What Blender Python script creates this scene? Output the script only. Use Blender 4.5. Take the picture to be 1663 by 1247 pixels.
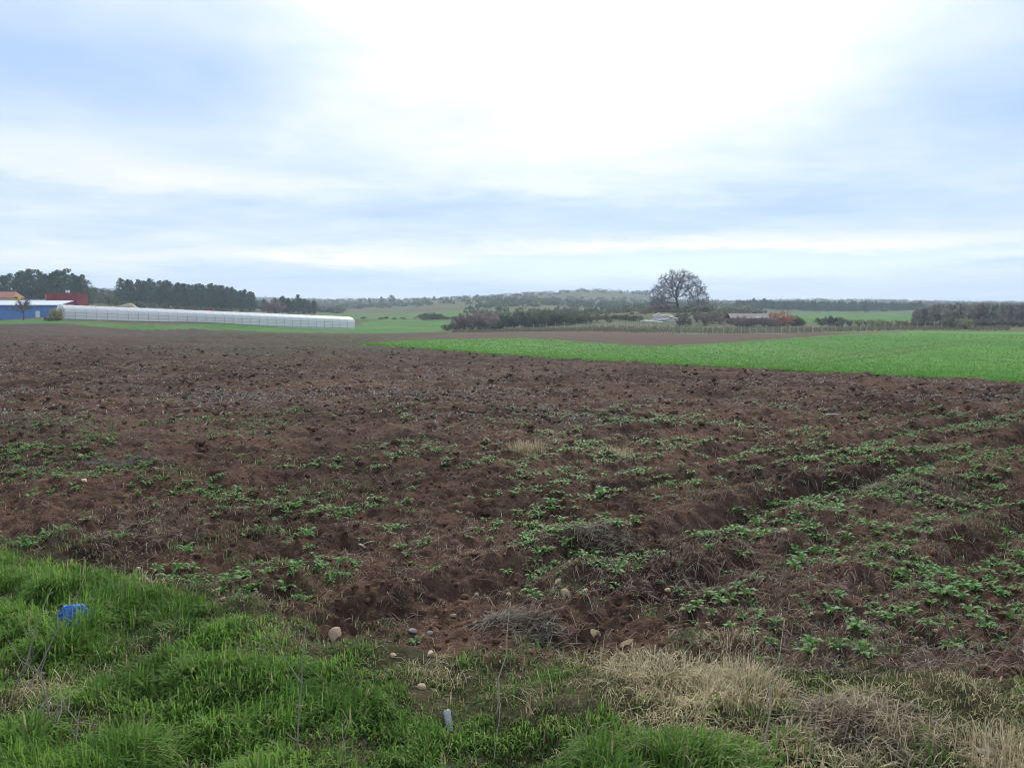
import bpy, math, random
import numpy as np
from mathutils import Vector, Matrix, Euler
R = math.radians
random.seed(7)
rng = np.random.default_rng(7)
for o in list(bpy.data.objects): bpy.data.objects.remove(o)
scene = bpy.context.scene
COL = scene.collection

# ------------------------------------------------------------------ camera
CAM_H, F, CX, CY, HOR = 2.4, 1440.0, 831.5, 623.5, 490.0
PITCH = math.atan((CY - HOR) / F)
cam = bpy.data.cameras.new('camera'); camo = bpy.data.objects.new('camera', cam); COL.objects.link(camo)
camo.location = (0, 0, CAM_H); camo.rotation_euler = (R(90) - PITCH, 0, 0)
cam.sensor_fit = 'HORIZONTAL'; cam.sensor_width = 36; cam.lens = 36 * F / 1663
cam.clip_start = .05; cam.clip_end = 12000
scene.camera = camo

# ------------------------------------------------------------------ light
SUN_EL, SUN_AZ = R(34), R(6)          # azimuth measured from +Y (view direction) towards +X
sl = bpy.data.lights.new('sun', 'SUN'); slo = bpy.data.objects.new('sun', sl); COL.objects.link(slo)
sl.energy = 2.8; sl.angle = R(7); sl.color = (1, .93, .80)
sdir = Vector((math.sin(SUN_AZ) * math.cos(SUN_EL), math.cos(SUN_AZ) * math.cos(SUN_EL), math.sin(SUN_EL)))
slo.rotation_euler = (-sdir).to_track_quat('-Z', 'Y').to_euler()
scene.view_settings.view_transform = 'Standard'; scene.view_settings.look = 'None'
scene.view_settings.gamma = 1; scene.view_settings.exposure = 0.55

cy = scene.cycles
cy.max_bounces = 5; cy.diffuse_bounces = 3; cy.glossy_bounces = 1; cy.transmission_bounces = 3; cy.transparent_max_bounces = 6; cy.volume_bounces = 0
cy.filter_width = 1.1
cy.caustics_reflective = cy.caustics_refractive = False

# world: Nishita sky behind a broken cloud sheet, brighter round the veiled sun
W = bpy.data.worlds.new('World'); scene.world = W; W.use_nodes = True
nt = W.node_tree; nt.nodes.clear()
def N(tree, kind, **kw):
    n = tree.nodes.new(kind)
    for k, v in kw.items(): setattr(n, k, v)
    return n
class G:
    """small helper that writes node maths as expressions"""
    def __init__(s, tree): s.t = tree
    def put(s, sock, v):
        if hasattr(v, 'is_output'): s.t.links.new(v, sock)
        elif v is not None: sock.default_value = v
    def m(s, op, a, b=None, c=None, clamp=False):
        n = N(s.t, 'ShaderNodeMath', operation=op, use_clamp=clamp)
        for i, v in enumerate((a, b, c)):
            if v is not None: s.put(n.inputs[i], v)
        return n.outputs[0]
    def add(s, a, b): return s.m('ADD', a, b)
    def mul(s, a, b): return s.m('MULTIPLY', a, b)
    def noise(s, vec, scale, detail=4, rough=.55, dist=0, w=None):
        n = N(s.t, 'ShaderNodeTexNoise')
        s.t.links.new(vec, n.inputs['Vector'])
        n.inputs['Scale'].default_value = scale; n.inputs['Detail'].default_value = detail
        n.inputs['Roughness'].default_value = rough; n.inputs['Distortion'].default_value = dist
        return n.outputs['Fac']
    def ramp(s, fac, stops, interp='LINEAR'):
        n = N(s.t, 'ShaderNodeValToRGB'); e = n.color_ramp.elements; n.color_ramp.interpolation = interp
        while len(e) < len(stops): e.new(.5)
        for el, (p, c) in zip(e, stops): el.position = p; el.color = (*c, 1)
        s.t.links.new(fac, n.inputs[0]); return n.outputs['Color']
    def mix(s, fac, a, b, blend='MIX'):
        n = N(s.t, 'ShaderNodeMix', data_type='RGBA', blend_type=blend)
        s.put(n.inputs[0], fac)
        for i, v in ((6, a), (7, b)): s.put(n.inputs[i], (*v, 1) if isinstance(v, tuple) and len(v) == 3 else v)
        return n.outputs[2]
g = G(nt)
tc = N(nt, 'ShaderNodeTexCoord'); sep = N(nt, 'ShaderNodeSeparateXYZ'); nt.links.new(tc.outputs['Generated'], sep.inputs[0])
dx, dy, dz = sep.outputs
az = g.m('ARCTAN2', dx, dy); el = g.m('ARCSINE', dz)
# cloud sheet seen in perspective: stretched towards the horizon
zz = g.add(g.m('MAXIMUM', dz, 0.0), .09)
cv = N(nt, 'ShaderNodeCombineXYZ'); nt.links.new(g.m('DIVIDE', dx, zz), cv.inputs[0]); nt.links.new(g.m('DIVIDE', dy, zz), cv.inputs[1])
cvec = cv.outputs[0]
n1 = g.noise(cvec, .55, 4, .52, .5); n2 = g.noise(cvec, 1.7, 3, .5, .3); n3 = g.noise(cvec, 5.0, 3, .5)
azd = g.add(az, g.mul(g.add(n2, -.5), .22)); eld = g.add(el, g.add(g.mul(g.add(n1, -.5), .045), g.mul(g.add(n3, -.5), .016)))
def blob(a0, e0, sa, se, w):
    a = g.m('DIVIDE', g.add(azd, -a0), sa); e = g.m('DIVIDE', g.add(eld, -e0), se)
    r2 = g.add(g.mul(a, a), g.mul(e, e))
    return g.mul(g.m('EXPONENT', g.mul(r2, -1.0)), w)
B = g.add(.37, g.mul(g.add(n1, -.5), .95))
B = g.add(B, g.mul(g.add(n2, -.5), .42)); B = g.add(B, g.mul(g.add(n3, -.5), .17))
sv = N(nt, 'ShaderNodeCombineXYZ'); nt.links.new(g.mul(azd, 5.0), sv.inputs[0]); nt.links.new(g.mul(g.m('ABSOLUTE', el), 48.0), sv.inputs[1])
n4 = g.noise(sv.outputs[0], 1.0, 4, .58, .6); low = g.m('EXPONENT', g.mul(g.m('ABSOLUTE', el), -11.0))
B = g.add(B, g.mul(g.mul(g.add(n4, -.5), low), 1.5))
for b in [(.10, .30, .30, .17, .62), (.03, .40, .34, .14, .30), (.22, .22, .20, .08, .12),
          (-.52, .235, .26, .045, -.30), (-.30, .21, .16, .05, -.10),
          (.52, .17, .20, .07, -.26), (.06, .100, .40, .022, -.40), (-.42, .112, .25, .012, -.15),
          (-.52, .150, .17, .022, .26), (-.36, .125, .22, .016, .30), (-.25, .105, .20, .014, .12),
          (-.17, .048, .20, .009, .55), (-.45, .045, .25, .012, .22), (.17, .060, .22, .007, .55), (.46, .068, .16, .012, .22),
          (.56, .040, .13, .010, .42), (.34, .062, .10, .008, .1),
          (-.10, .020, .35, .012, -.22), (.45, .030, .10, .007, -.16), (.0, .052, .07, .006, -.22), (.35, .047, .09, .006, -.14)]:
    B = g.add(B, blob(*b))
cloudcol = g.ramp(B, [(0.0, (.345, .465, .73)), (.28, (.445, .55, .74)), (.55, (.58, .64, .73)), (.80, (.68, .695, .72)), (1.0, (.84, .84, .84))])
sky = N(nt, 'ShaderNodeTexSky', sky_type='NISHITA'); sky.sun_disc = False
sky.sun_elevation = SUN_EL; sky.sun_rotation = SUN_AZ; sky.altitude = 100; sky.air_density = 1; sky.dust_density = .2
# clear gaps low over the horizon
gap = g.add(blob(.20, .034, .28, .016, .18), blob(.42, .050, .12, .010, .1))
cloudcol = g.mix(g.m('ADD', blob(.22, .036, .26, .017, .85), blob(-.05, .028, .5, .02, .35), clamp=True), cloudcol, (.49, .63, .735))
cover = g.m('SUBTRACT', .94, gap, clamp=True)
BG = .10
cl = N(nt, 'ShaderNodeVectorMath', operation='SCALE'); nt.links.new(cloudcol, cl.inputs[0]); cl.inputs['Scale'].default_value = 1.0 / BG
dotn = N(nt, 'ShaderNodeVectorMath', operation='DOT_PRODUCT'); nt.links.new(tc.outputs['Generated'], dotn.inputs[0]); dotn.inputs[1].default_value = sdir
ang = g.m('ARCCOSINE', g.m('MINIMUM', dotn.outputs['Value'], 1.0)); a2 = g.m('DIVIDE', ang, .205)
glow = g.mul(g.m('EXPONENT', g.mul(g.mul(a2, a2), -1.0)), g.m('MULTIPLY_ADD', n1, 9.0, 2.5))
cl.inputs['Scale'].default_value = 1
sc2 = N(nt, 'ShaderNodeVectorMath', operation='SCALE'); nt.links.new(cl.outputs[0], sc2.inputs[0]); nt.links.new(g.mul(g.add(glow, 1.0), 1.0 / BG), sc2.inputs['Scale'])
cl = sc2
skyc = g.mix(cover, sky.outputs[0], cl.outputs[0])
bg = N(nt, 'ShaderNodeBackground'); nt.links.new(skyc, bg.inputs[0]); bg.inputs[1].default_value = BG
nt.links.new(bg.outputs[0], N(nt, 'ShaderNodeOutputWorld').inputs[0])
W.cycles.sampling_method = 'MANUAL'; W.cycles.sample_map_resolution = 256

# ------------------------------------------------------------------ numeric helpers
def vnoise(x, y, seed=0):
    x = np.asarray(x, float); y = np.asarray(y, float)
    xi = np.floor(x).astype(np.int64); yi = np.floor(y).astype(np.int64)
    fx = x - xi; fy = y - yi
    fx = fx * fx * fx * (fx * (fx * 6 - 15) + 10); fy = fy * fy * fy * (fy * (fy * 6 - 15) + 10)
    def h(a, b):
        n = (a * 374761393 + b * 668265263 + seed * 1442695041) & 0xffffffff
        n = ((n ^ (n >> 13)) * 1274126177) & 0xffffffff
        n = ((n ^ (n >> 16)) * 2246822519) & 0xffffffff
        return ((n ^ (n >> 15)) & 0xffffff) / float(0xffffff)
    a = h(xi, yi); b = h(xi + 1, yi); c = h(xi, yi + 1); d = h(xi + 1, yi + 1)
    return (a + (b - a) * fx) * (1 - fy) + (c + (d - c) * fx) * fy - .5       # -0.5 .. 0.5
def fbm(x, y, L, octs=3, seed=0, gain=.5):
    s = 0; a = 1
    for i in range(octs):
        c, sn = math.cos(.6 * i + seed), math.sin(.6 * i + seed)
        s = s + a * vnoise((x * c - y * sn) / L + 17.3 * i, (x * sn + y * c) / L - 9.1 * i, seed + i)
        L *= .5; a *= gain
    return s
def sstep(a, b, x):
    t = np.clip((np.asarray(x, float) - a) / (b - a), 0, 1); return t * t * (3 - 2 * t)

# ------------------------------------------------------------------ terrain shape (real heights, metres)
ctl = []
for px in (-700, 0, 400, 831, 1250, 1663, 2400):
    lf = 1 - .35 * np.clip((831 - px) / 831, 0, 1)
    for d in (2, 4, 8): ctl.append((px, d, 0))
    for d in (15, 30, 60): ctl.append((px, d, -.0188 * (d - 10) * lf))
for px, d, z in [(0, 100, -1.2), (400, 100, -1.5), (831, 100, -1.7), (1250, 100, -1.7), (1663, 100, -1.7), (2400, 100, -1.5), (-700, 100, -1),
        (0, 165, -1.84), (300, 185, -3.1), (578, 200, -4.5), (831, 160, -3.2), (831, 230, -4.6), (1250, 190, -4.2), (1250, 150, -3.0),
        (1663, 180, -3.6), (1663, 120, -2.2), (2400, 180, -3.2), (-700, 165, -1.2), (40, 215, -1.33), (106, 187, -1.75), (300, 205, -3.15), (578, 229, -4.9),
        (340, 300, -2.6), (560, 270, -5.0),
        (60, 330, 1.6), (300, 400, -.4), (465, 380, -2.6), (620, 330, -4.6), (620, 450, -4.0), (620, 600, -3), (620, 900, 0), (620, 1200, 3.4),
        (831, 330, -4), (831, 500, -1), (831, 900, 7), (831, 1300, 8), (1000, 500, -1.5), (1000, 900, 6), (1000, 1200, 11.5), (1000, 1600, 11),
        (1105, 215, -3.8), (1105, 300, -1.1), (1105, 600, -1), (1105, 900, 2), (1105, 1300, 4), (1250, 240, -3.6), (1250, 400, -4), (1250, 600, -3.4),
        (1250, 900, -1), (1250, 1300, 1), (1570, 215, -3.6), (1570, 300, -3.6), (1570, 600, -3.6), (1570, 1000, -1), (1570, 1500, 0), (2400, 300, -3), (2400, 1000, 0),
        (0, 600, 4), (0, 1000, 7), (0, 2000, 14), (170, 2600, 40), (350, 2600, 24), (320, 900, 3), (320, 1500, 6), (700, 2600, 4), (1200, 2600, 2), (1600, 2600, 2),
        (-700, 400, 2), (-700, 1000, 8), (-700, 2600, 20), (2400, 2600, 2), (0, 5200, 10), (831, 5200, 0), (1663, 5200, 0), (-700, 5200, 5), (2400, 5200, 0)]:
    ctl.append((px, d, z))
ctl = np.array(ctl, float)
def feat(u, d): return np.stack([u * 2.4, np.log(d)], -1)
Q = feat((ctl[:, 0] - CX) / F, ctl[:, 1])
def phi(r2): return np.sqrt(r2 + .05)
K = -phi(((Q[:, None] - Q[None]) ** 2).sum(-1)) ; K[np.diag_indices(len(K))] -= .01
Pm = np.c_[np.ones(len(Q)), Q]
A_ = np.block([[K, Pm], [Pm.T, np.zeros((3, 3))]])
sol = np.linalg.solve(A_, np.r_[ctl[:, 2], 0, 0, 0])
TU = np.linspace(-1.05, 1.05, 211); TL = np.linspace(math.log(2), math.log(5200), 300)
gu, gl = np.meshgrid(TU, TL, indexing='ij')
qq = np.stack([gu * 2.4, gl], -1).reshape(-1, 2)
TZ = (-phi(((qq[:, None] - Q[None]) ** 2).sum(-1)) @ sol[:-3] + np.c_[np.ones(len(qq)), qq] @ sol[-3:]).reshape(gu.shape)
TZ *= sstep(math.log(4), math.log(12), gl)
def base(x, y):
    x = np.asarray(x, float); y = np.asarray(y, float)
    yy = np.maximum(y, 2.0); u = np.clip(x / np.maximum(yy, 6), -1.049, 1.049); l = np.clip(np.log(yy), TL[0], TL[-1] - 1e-6)
    a = (u - TU[0]) / (TU[1] - TU[0]); b = (l - TL[0]) / (TL[1] - TL[0])
    i = np.clip(a.astype(int), 0, len(TU) - 2); j = np.clip(b.astype(int), 0, len(TL) - 2); a = a - i; b = b - j
    return (TZ[i, j] * (1 - a) + TZ[i + 1, j] * a) * (1 - b) + (TZ[i, j + 1] * (1 - a) + TZ[i + 1, j + 1] * a) * b
cP, sP = math.cos(PITCH), math.sin(PITCH)
def ray(px, row):
    u = (px - CX) / F; v = (CY - row) / F
    return np.array([u, cP + v * sP, -sP + v * cP])
def unproj(px, row, hf=base):
    d = ray(px, row); d = d / d[1]
    ys = np.geomspace(2.2, 5000, 1500)
    hit = (CAM_H + d[2] * ys) < hf(d[0] * ys, ys)
    k = int(np.argmax(hit)) if hit.any() else len(ys) - 1
    a, b = ys[max(k - 1, 0)], ys[k]
    for _ in range(25):
        m = (a + b) / 2
        if CAM_H + d[2] * m < float(hf(d[0] * m, m)): b = m
        else: a = m
    return np.array([d[0] * b, b, float(hf(d[0] * b, b))])
def at(px, d):                                   # ground point in column px at forward distance d
    x = (px - CX) / F * d; z = float(base(x, d)); x = (px - CX) / F * (d * cP + (CAM_H - z) * sP)
    return np.array([x, d, float(base(x, d))])

def line(pts): return np.array([unproj(*p)[:2] for p in pts])
verge_l = line([(-500, 870), (-150, 878), (0, 892), (100, 908), (200, 942), (330, 978), (420, 1008), (520, 1035), (700, 1060), (850, 1082), (1000, 1098), (1150, 1092), (1300, 1098), (1420, 1085), (1663, 1118), (1900, 1130), (2300, 1140)])
cropn_l = line([(585, 559.5), (700, 567), (800, 575), (1000, 588), (1300, 603), (1663, 621), (2100, 645), (2600, 672)])
def yv(x): return np.interp(x, verge_l[:, 0], verge_l[:, 1])
def yc(x): return np.interp(x, cropn_l[:, 0], cropn_l[:, 1], left=1e5)
FT = np.array([.74, .67]) / math.hypot(.74, .67); FN = np.array([-FT[1], FT[0]])
FUR = [(1.4, .06), (3.2, .13), (4.45, .075), (5.7, .23), (6.65, .06), (7.5, .16), (8.4, .06), (9.3, .12), (10.2, .05), (11.1, .10), (12.6, .08), (14.3, .09), (16.1, .07)]
def micro(x, y):
    x = np.asarray(x, float); y = np.asarray(y, float)
    pl = sstep(-.25, .45, y - yv(x) + .5 * fbm(x, y, 1.1, 2, 5)) * (1 - sstep(-.4, .2, y - yc(x)))
    far = 1 - sstep(150, 175, y)
    s = FN[0] * x + FN[1] * y + .17 * fbm(x, y, 3.2, 2, 31); t = FT[0] * x + FT[1] * y
    right = .18 + .82 * sstep(-2.2, 1.4, x - .15 * (y - 7)) ; right = right * (1 - .7 * sstep(18, 40, y))
    f = 0
    for s0, dep in FUR:
        mod = dep * (.9 + .55 * fbm(t, s * 0 + s0 * 3.1, 2.2, 2, 44))
        f = f + mod * (-np.exp(-((s - s0) / .19) ** 2) + .75 * np.exp(-((s - s0 - .38) / .22) ** 2))
    n = .10 * fbm(x, y, 1.3, 2, 3) + .085 * fbm(x, y, .42, 3, 9, .66) + .052 * fbm(x, y, .085, 2, 21, .6)
    n = n + .11 * vnoise(x / .55, y / .75, 66) * sstep(16, 30, y)
    rows = .05 * np.sin((s + .0) * 2 * math.pi / .62) * (.6 + fbm(x, y, 4, 2, 61)) * sstep(12, 22, y)
    p = (f * .66 * right + n * 1.2 + rows * .5) * pl * far
    vg = (1 - sstep(-.1, .5, y - yv(x))) * (.16 * fbm(x, y, .9, 3, 70) + .05 * fbm(x, y, .2, 2, 71))
    cr = sstep(-.2, .5, y - yc(x)) * (1 - sstep(175, 190, y)) * (.05 + .05 * fbm(x, y, .5, 2, 80))
    ft = sstep(170, 260, y) * .5 * fbm(x, y, 14, 3, 90)
    return p + vg + cr + ft
def H(x, y): return base(x, y) + micro(x, y)
def hpt(px, row):
    p = unproj(px, row, H); return p

# ------------------------------------------------------------------ mesh helpers
def link(name, me, mat=None, parent=None):
    o = bpy.data.objects.new(name, me); COL.objects.link(o)
    if mat is not None and me is not None and not me.materials: me.materials.append(mat)
    if parent is not None: o.parent = parent
    return o
def mesh_np(name, V, quads=None, tris=None, col=None, smooth=False, mat=None, uv=None):
    V = np.asarray(V, np.float32); me = bpy.data.meshes.new(name)
    nq = 0 if quads is None else len(quads); ntr = 0 if tris is None else len(tris)
    idx = []
    if nq: idx.append(np.asarray(quads, np.int32).ravel())
    if ntr: idx.append(np.asarray(tris, np.int32).ravel())
    idx = np.concatenate(idx)
    start = np.r_[np.arange(nq) * 4, nq * 4 + np.arange(ntr) * 3].astype(np.int32)
    me.vertices.add(len(V)); me.vertices.foreach_set('co', V.ravel())
    me.loops.add(len(idx)); me.loops.foreach_set('vertex_index', idx)
    me.polygons.add(nq + ntr); me.polygons.foreach_set('loop_start', start)
    if smooth: me.polygons.foreach_set('use_smooth', np.ones(nq + ntr, bool))
    me.update(calc_edges=True)
    if col is not None:
        a = me.color_attributes.new('Col', 'FLOAT_COLOR', 'POINT')
        c = np.ones((len(V), 4), np.float32); c[:, :3] = col; a.data.foreach_set('color', c.ravel())
    if mat is not None: me.materials.append(mat)
    return me
def tag(o, label=None, cat=None, group=None, kind=None):
    if label: o['label'] = label
    if cat: o['category'] = cat
    if group: o['group'] = group
    if kind: o['kind'] = kind
    return o
def empty(name, loc, rz=0):
    o = bpy.data.objects.new(name, None); COL.objects.link(o); o.location = loc; o.rotation_euler = (0, 0, rz); o.empty_display_size = .2
    return o
class MB:
    def __init__(s): s.v = []; s.f = []; s.c = []
    def add(s, V, Fc):
        k = len(s.v); s.v.extend([tuple(map(float, p)) for p in V]); s.f.extend([tuple(i + k for i in f) for f in Fc])
    def box(s, x0, x1, y0, y1, z0, z1):
        s.add([(x, y, z) for z in (z0, z1) for y in (y0, y1) for x in (x0, x1)],
              [(0, 2, 3, 1), (4, 5, 7, 6), (0, 1, 5, 4), (2, 6, 7, 3), (0, 4, 6, 2), (1, 3, 7, 5)]); return s
    def tube(s, pts, rad, n=6, cap=True):
        pts = [Vector(p) for p in pts]; rad = rad if hasattr(rad, '__len__') else [rad] * len(pts)
        k = len(s.v); up = Vector((.13, .21, 1)).normalized()
        for i, p in enumerate(pts):
            d = (pts[min(i + 1, len(pts) - 1)] - pts[max(i - 1, 0)])
            if d.length < 1e-9: d = Vector((0, 0, 1))
            d.normalize(); a = d.cross(up if abs(d.dot(up)) < .95 else Vector((1, 0, 0))).normalized(); b = d.cross(a)
            for j in range(n):
                q = p + (a * math.cos(2 * math.pi * j / n) + b * math.sin(2 * math.pi * j / n)) * rad[i]; s.v.append(tuple(q))
        for i in range(len(pts) - 1):
            for j in range(n):
                s.f.append((k + i * n + j, k + i * n + (j + 1) % n, k + (i + 1) * n + (j + 1) % n, k + (i + 1) * n + j))
        if cap:
            s.f.append(tuple(k + j for j in range(n - 1, -1, -1))); s.f.append(tuple(k + (len(pts) - 1) * n + j for j in range(n)))
        return s
    def mesh(s, name, mat=None, smooth=False, bevel=0):
        me = bpy.data.meshes.new(name); me.from_pydata(s.v, [], s.f); me.update()
        if smooth: me.polygons.foreach_set('use_smooth', np.ones(len(me.polygons), bool))
        if mat: me.materials.append(mat)
        return me
    def obj(s, name, mat=None, parent=None, smooth=False): return link(name, s.mesh(name, mat, smooth), None, parent)

# ------------------------------------------------------------------ materials
def material(name, stops, scale=3, detail=5, rough=.95, bump=0, bscale=40, trans=0, attr=False, objrand=0, coord='Object', spec=.15, metal=0, nrough=.6, alpha=None, vary=.35, gain=1.0, fleck=None):
    m = bpy.data.materials.new(name); m.use_nodes = True; t = m.node_tree; t.nodes.clear(); q = G(t)
    c = N(t, 'ShaderNodeTexCoord').outputs[coord]
    fac = q.noise(c, scale, detail, nrough)
    fac = q.m('MULTIPLY_ADD', q.add(fac, -.5), 1.7, .5, clamp=True)
    colr = q.ramp(fac, [(i / max(1, len(stops) - 1), s_) for i, s_ in enumerate(stops)])
    if attr:
        an = N(t, 'ShaderNodeAttribute', attribute_name='Col')
        v = q.m('MULTIPLY_ADD', q.add(fac, -.5), vary * 2 * gain, gain)
        vm = N(t, 'ShaderNodeVectorMath', operation='SCALE'); t.links.new(an.outputs['Color'], vm.inputs[0]); t.links.new(v, vm.inputs['Scale'])
        colr = vm.outputs[0]
    if fleck:
        fs, fc, lo = fleck; fn = q.noise(c, fs, 3, .7, .8)
        colr = q.mix(q.m('MULTIPLY', q.add(fn, -lo), 6.0, clamp=True), colr, fc)
    if objrand:
        oi = N(t, 'ShaderNodeObjectInfo'); hs = N(t, 'ShaderNodeHueSaturation')
        t.links.new(q.m('MULTIPLY_ADD', oi.outputs['Random'], .05 * objrand, .5 - .025 * objrand), hs.inputs['Hue'])
        t.links.new(q.m('MULTIPLY_ADD', oi.outputs['Random'], .6 * objrand, 1 - .3 * objrand), hs.inputs['Value'])
        t.links.new(colr, hs.inputs['Color']); colr = hs.outputs[0]
    p = N(t, 'ShaderNodeBsdfPrincipled'); t.links.new(colr, p.inputs['Base Color'])
    p.inputs['Roughness'].default_value = rough; p.inputs['Specular IOR Level'].default_value = spec; p.inputs['Metallic'].default_value = metal
    if bump:
        b = N(t, 'ShaderNodeBump'); b.inputs['Strength'].default_value = 1; b.inputs['Distance'].default_value = bump
        t.links.new(q.noise(c, bscale, 5, .65), b.inputs['Height']); t.links.new(b.outputs[0], p.inputs['Normal'])
    out = p.outputs[0]
    if trans:
        tr = N(t, 'ShaderNodeBsdfTranslucent'); t.links.new(colr, tr.inputs[0]); mx = N(t, 'ShaderNodeMixShader'); mx.inputs[0].default_value = trans
        t.links.new(out, mx.inputs[1]); t.links.new(tr.outputs[0], mx.inputs[2]); out = mx.outputs[0]
    if alpha is not None:
        tp = N(t, 'ShaderNodeBsdfTransparent'); mx = N(t, 'ShaderNodeMixShader'); mx.inputs[0].default_value = alpha
        t.links.new(tp.outputs[0], mx.inputs[1]); t.links.new(out, mx.inputs[2]); out = mx.outputs[0]
    t.links.new(out, N(t, 'ShaderNodeOutputMaterial').inputs[0])
    return m
M = {}
M['soil'] = material('soil', [(.06, .035, .025)], 9, 6, 1.0, .06, 24, attr=True, vary=.7, spec=.05, fleck=(30, (.22, .175, .125), .60))
M['land'] = material('land', [(.08, .1, .04)], .8, 6, 1.0, .05, 2.5, attr=True, vary=.4, spec=.03)
M['crop'] = material('crop', [(.05, .11, .03)], 1.2, 6, .9, .05, 9, attr=True, vary=.28, spec=.06)
M['verge'] = material('verge', [(.05, .05, .03)], 10, 6, 1.0, .03, 30, attr=True, vary=.5, spec=.05)
M['grass'] = material('grass', [(.06, .12, .03)], 2, 3, .7, trans=.48, attr=True, vary=.15, spec=.12)
M['straw'] = material('straw', [(.3, .25, .15)], 5, 3, .8, trans=.2, attr=True, vary=.15, spec=.15)
M['weed'] = material('weed', [(.085, .185, .042), (.14, .26, .065)], 12, 3, .65, trans=.38, objrand=.8, spec=.2)
M['weedfar'] = material('weed_far', [(.06, .12, .04)], 9, 3, .65, trans=.38, attr=True, vary=.2, spec=.2)
M['clod'] = material('clod', [(.06, .04, .03)], 30, 4, 1.0, .02, 60, spec=.04, attr=True, vary=.3)
M['stone'] = material('stone', [(.38, .26, .13), (.54, .42, .25), (.62, .52, .36)], 14, 5, .9, .006, 60, objrand=.7)
M['rock'] = material('rock', [(.28, .27, .25), (.42, .41, .38)], 14, 5, .9, .006, 60)
M['husk'] = material('husk', [(.42, .33, .19), (.58, .49, .33)], 20, 4, .8, trans=.25)
M['stick'] = material('stick', [(.34, .28, .20), (.55, .48, .38)], 20, 4, .85, .003, 90)
M['stalk'] = material('stalk', [(.30, .26, .16), (.44, .39, .27)], 15, 4, .8, trans=.1)
M['twig'] = material('twig', [(.17, .15, .12), (.28, .24, .19)], 15, 4, .9)
M['bag'] = material('bag', [(.05, .19, .60), (.12, .36, .84)], 10, 3, .32, .01, 30, trans=.25, spec=.5)
M['bottle'] = material('bottle', [(.36, .41, .38), (.48, .53, .50)], 60, 4, .3, spec=.5, alpha=.7)
M['cap'] = material('cap', [(.15, .3, .55), (.2, .36, .6)], 20, 2, .4)
M['needle'] = material('needle', [(.035, .065, .04)], .3, 3, .9, trans=.15, attr=True, gain=1.2, objrand=.7, vary=.2, spec=.1)
M['leafy'] = material('leafy', [(.06, .08, .04)], .3, 3, .9, trans=.25, attr=True, gain=1.4, objrand=.8, vary=.2, spec=.1)
M['bark'] = material('bark', [(.075, .06, .05), (.14, .115, .095)], 4, 5, 1, .02, 14)
M['oakbark'] = material('oak_bark', [(.07, .06, .062), (.12, .105, .10)], 2, 5, 1, .03, 8)
M['oaktwig'] = material('oak_twig', [(.13, .12, .125)], 1, 3, 1, attr=True, vary=.2)
M['bare'] = material('bare_twig', [(.14, .11, .09)], .5, 3, 1, attr=True, gain=1.25, vary=.25, objrand=.6)
M['film'] = material('film', [(.82, .83, .83), (.90, .90, .90)], .8, 4, .45, .02, 3, trans=.5, spec=.35)
M['skirt'] = material('skirt', [(.52, .58, .52), (.64, .69, .62)], .9, 4, .5, .02, 4, trans=.25)
M['steel'] = material('galvanised', [(.34, .36, .38), (.46, .48, .50)], 6, 3, .5, metal=.2)
M['blue'] = material('blue_sheet', [(.085, .20, .46), (.12, .26, .54)], .7, 4, .5, spec=.3)
M['paleroof'] = material('pale_roof', [(.46, .50, .56), (.60, .64, .70)], .8, 5, .55)
M['red'] = material('red_sheet', [(.24, .030, .035), (.33, .05, .05)], .7, 4, .6, spec=.2)
M['white'] = material('white_paint', [(.66, .67, .68), (.78, .79, .80)], 2, 3, .5)
M['tile'] = material('terracotta', [(.34, .13, .08), (.46, .20, .12)], 3, 4, .9, .02, 10)
M['plaster'] = material('plaster', [(.52, .50, .46), (.66, .64, .60)], 1.5, 4, .9)
M['yellow'] = material('yellow_paint', [(.62, .42, .04), (.72, .50, .07)], 3, 3, .45)
M['dark'] = material('dark_rubber', [(.03, .03, .03), (.05, .05, .05)], 8, 3, .8)
M['glass'] = material('dark_glass', [(.05, .06, .07), (.08, .09, .1)], 2, 2, .15, spec=.5)
M['sand'] = material('sand', [(.38, .30, .20), (.54, .45, .32)], 1.5, 5, 1, .05, 6)
M['post'] = material('pale_post', [(.34, .33, .29), (.50, .48, .43)], 4, 4, .9)
M['hutroof'] = material('hut_roof', [(.15, .115, .115), (.24, .195, .19)], 1.2, 4, .8)
M['plank'] = material('plank', [(.26, .26, .26), (.46, .45, .44)], 2, 4, .85)

# ------------------------------------------------------------------ ground sheets
us = np.r_[np.linspace(-1.7, -.665, 26)[:-1], np.linspace(-.665, .665, 381), np.linspace(.665, 1.7, 26)[1:]]
ys = np.r_[np.geomspace(1.6, 62, 800)[:-1], np.geomspace(62, 3200, 330)]
UU, YY = np.meshgrid(us, ys); XX = UU * YY
ZZ = H(XX, YY)
nu, ny = len(us), len(ys)
quads = (np.arange(ny - 1)[:, None] * nu + np.arange(nu - 1)[None]).ravel()
quads = np.stack([quads, quads + 1, quads + nu + 1, quads + nu], -1)
def inpoly(x, y, poly):
    ins = np.zeros(x.shape, bool); n = len(poly)
    for i in range(n):
        x0, y0 = poly[i]; x1, y1 = poly[(i + 1) % n]
        if y0 == y1: continue
        c = ((y0 > y) != (y1 > y)) & (x < (x1 - x0) * (y - y0) / (y1 - y0) + x0); ins ^= c
    return ins
crop_poly = line([(585, 559.5), (700, 567), (800, 575), (1000, 588), (1300, 603), (1663, 621), (2100, 645), (2600, 672), (2600, 540), (1850, 538), (1663, 539), (1560, 538.5), (1480, 537.5), (1400, 542), (1320, 547.5), (1240, 553), (1150, 559.5), (1050, 563), (960, 557), (900, 552), (850, 550), (760, 551), (680, 553)])
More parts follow.
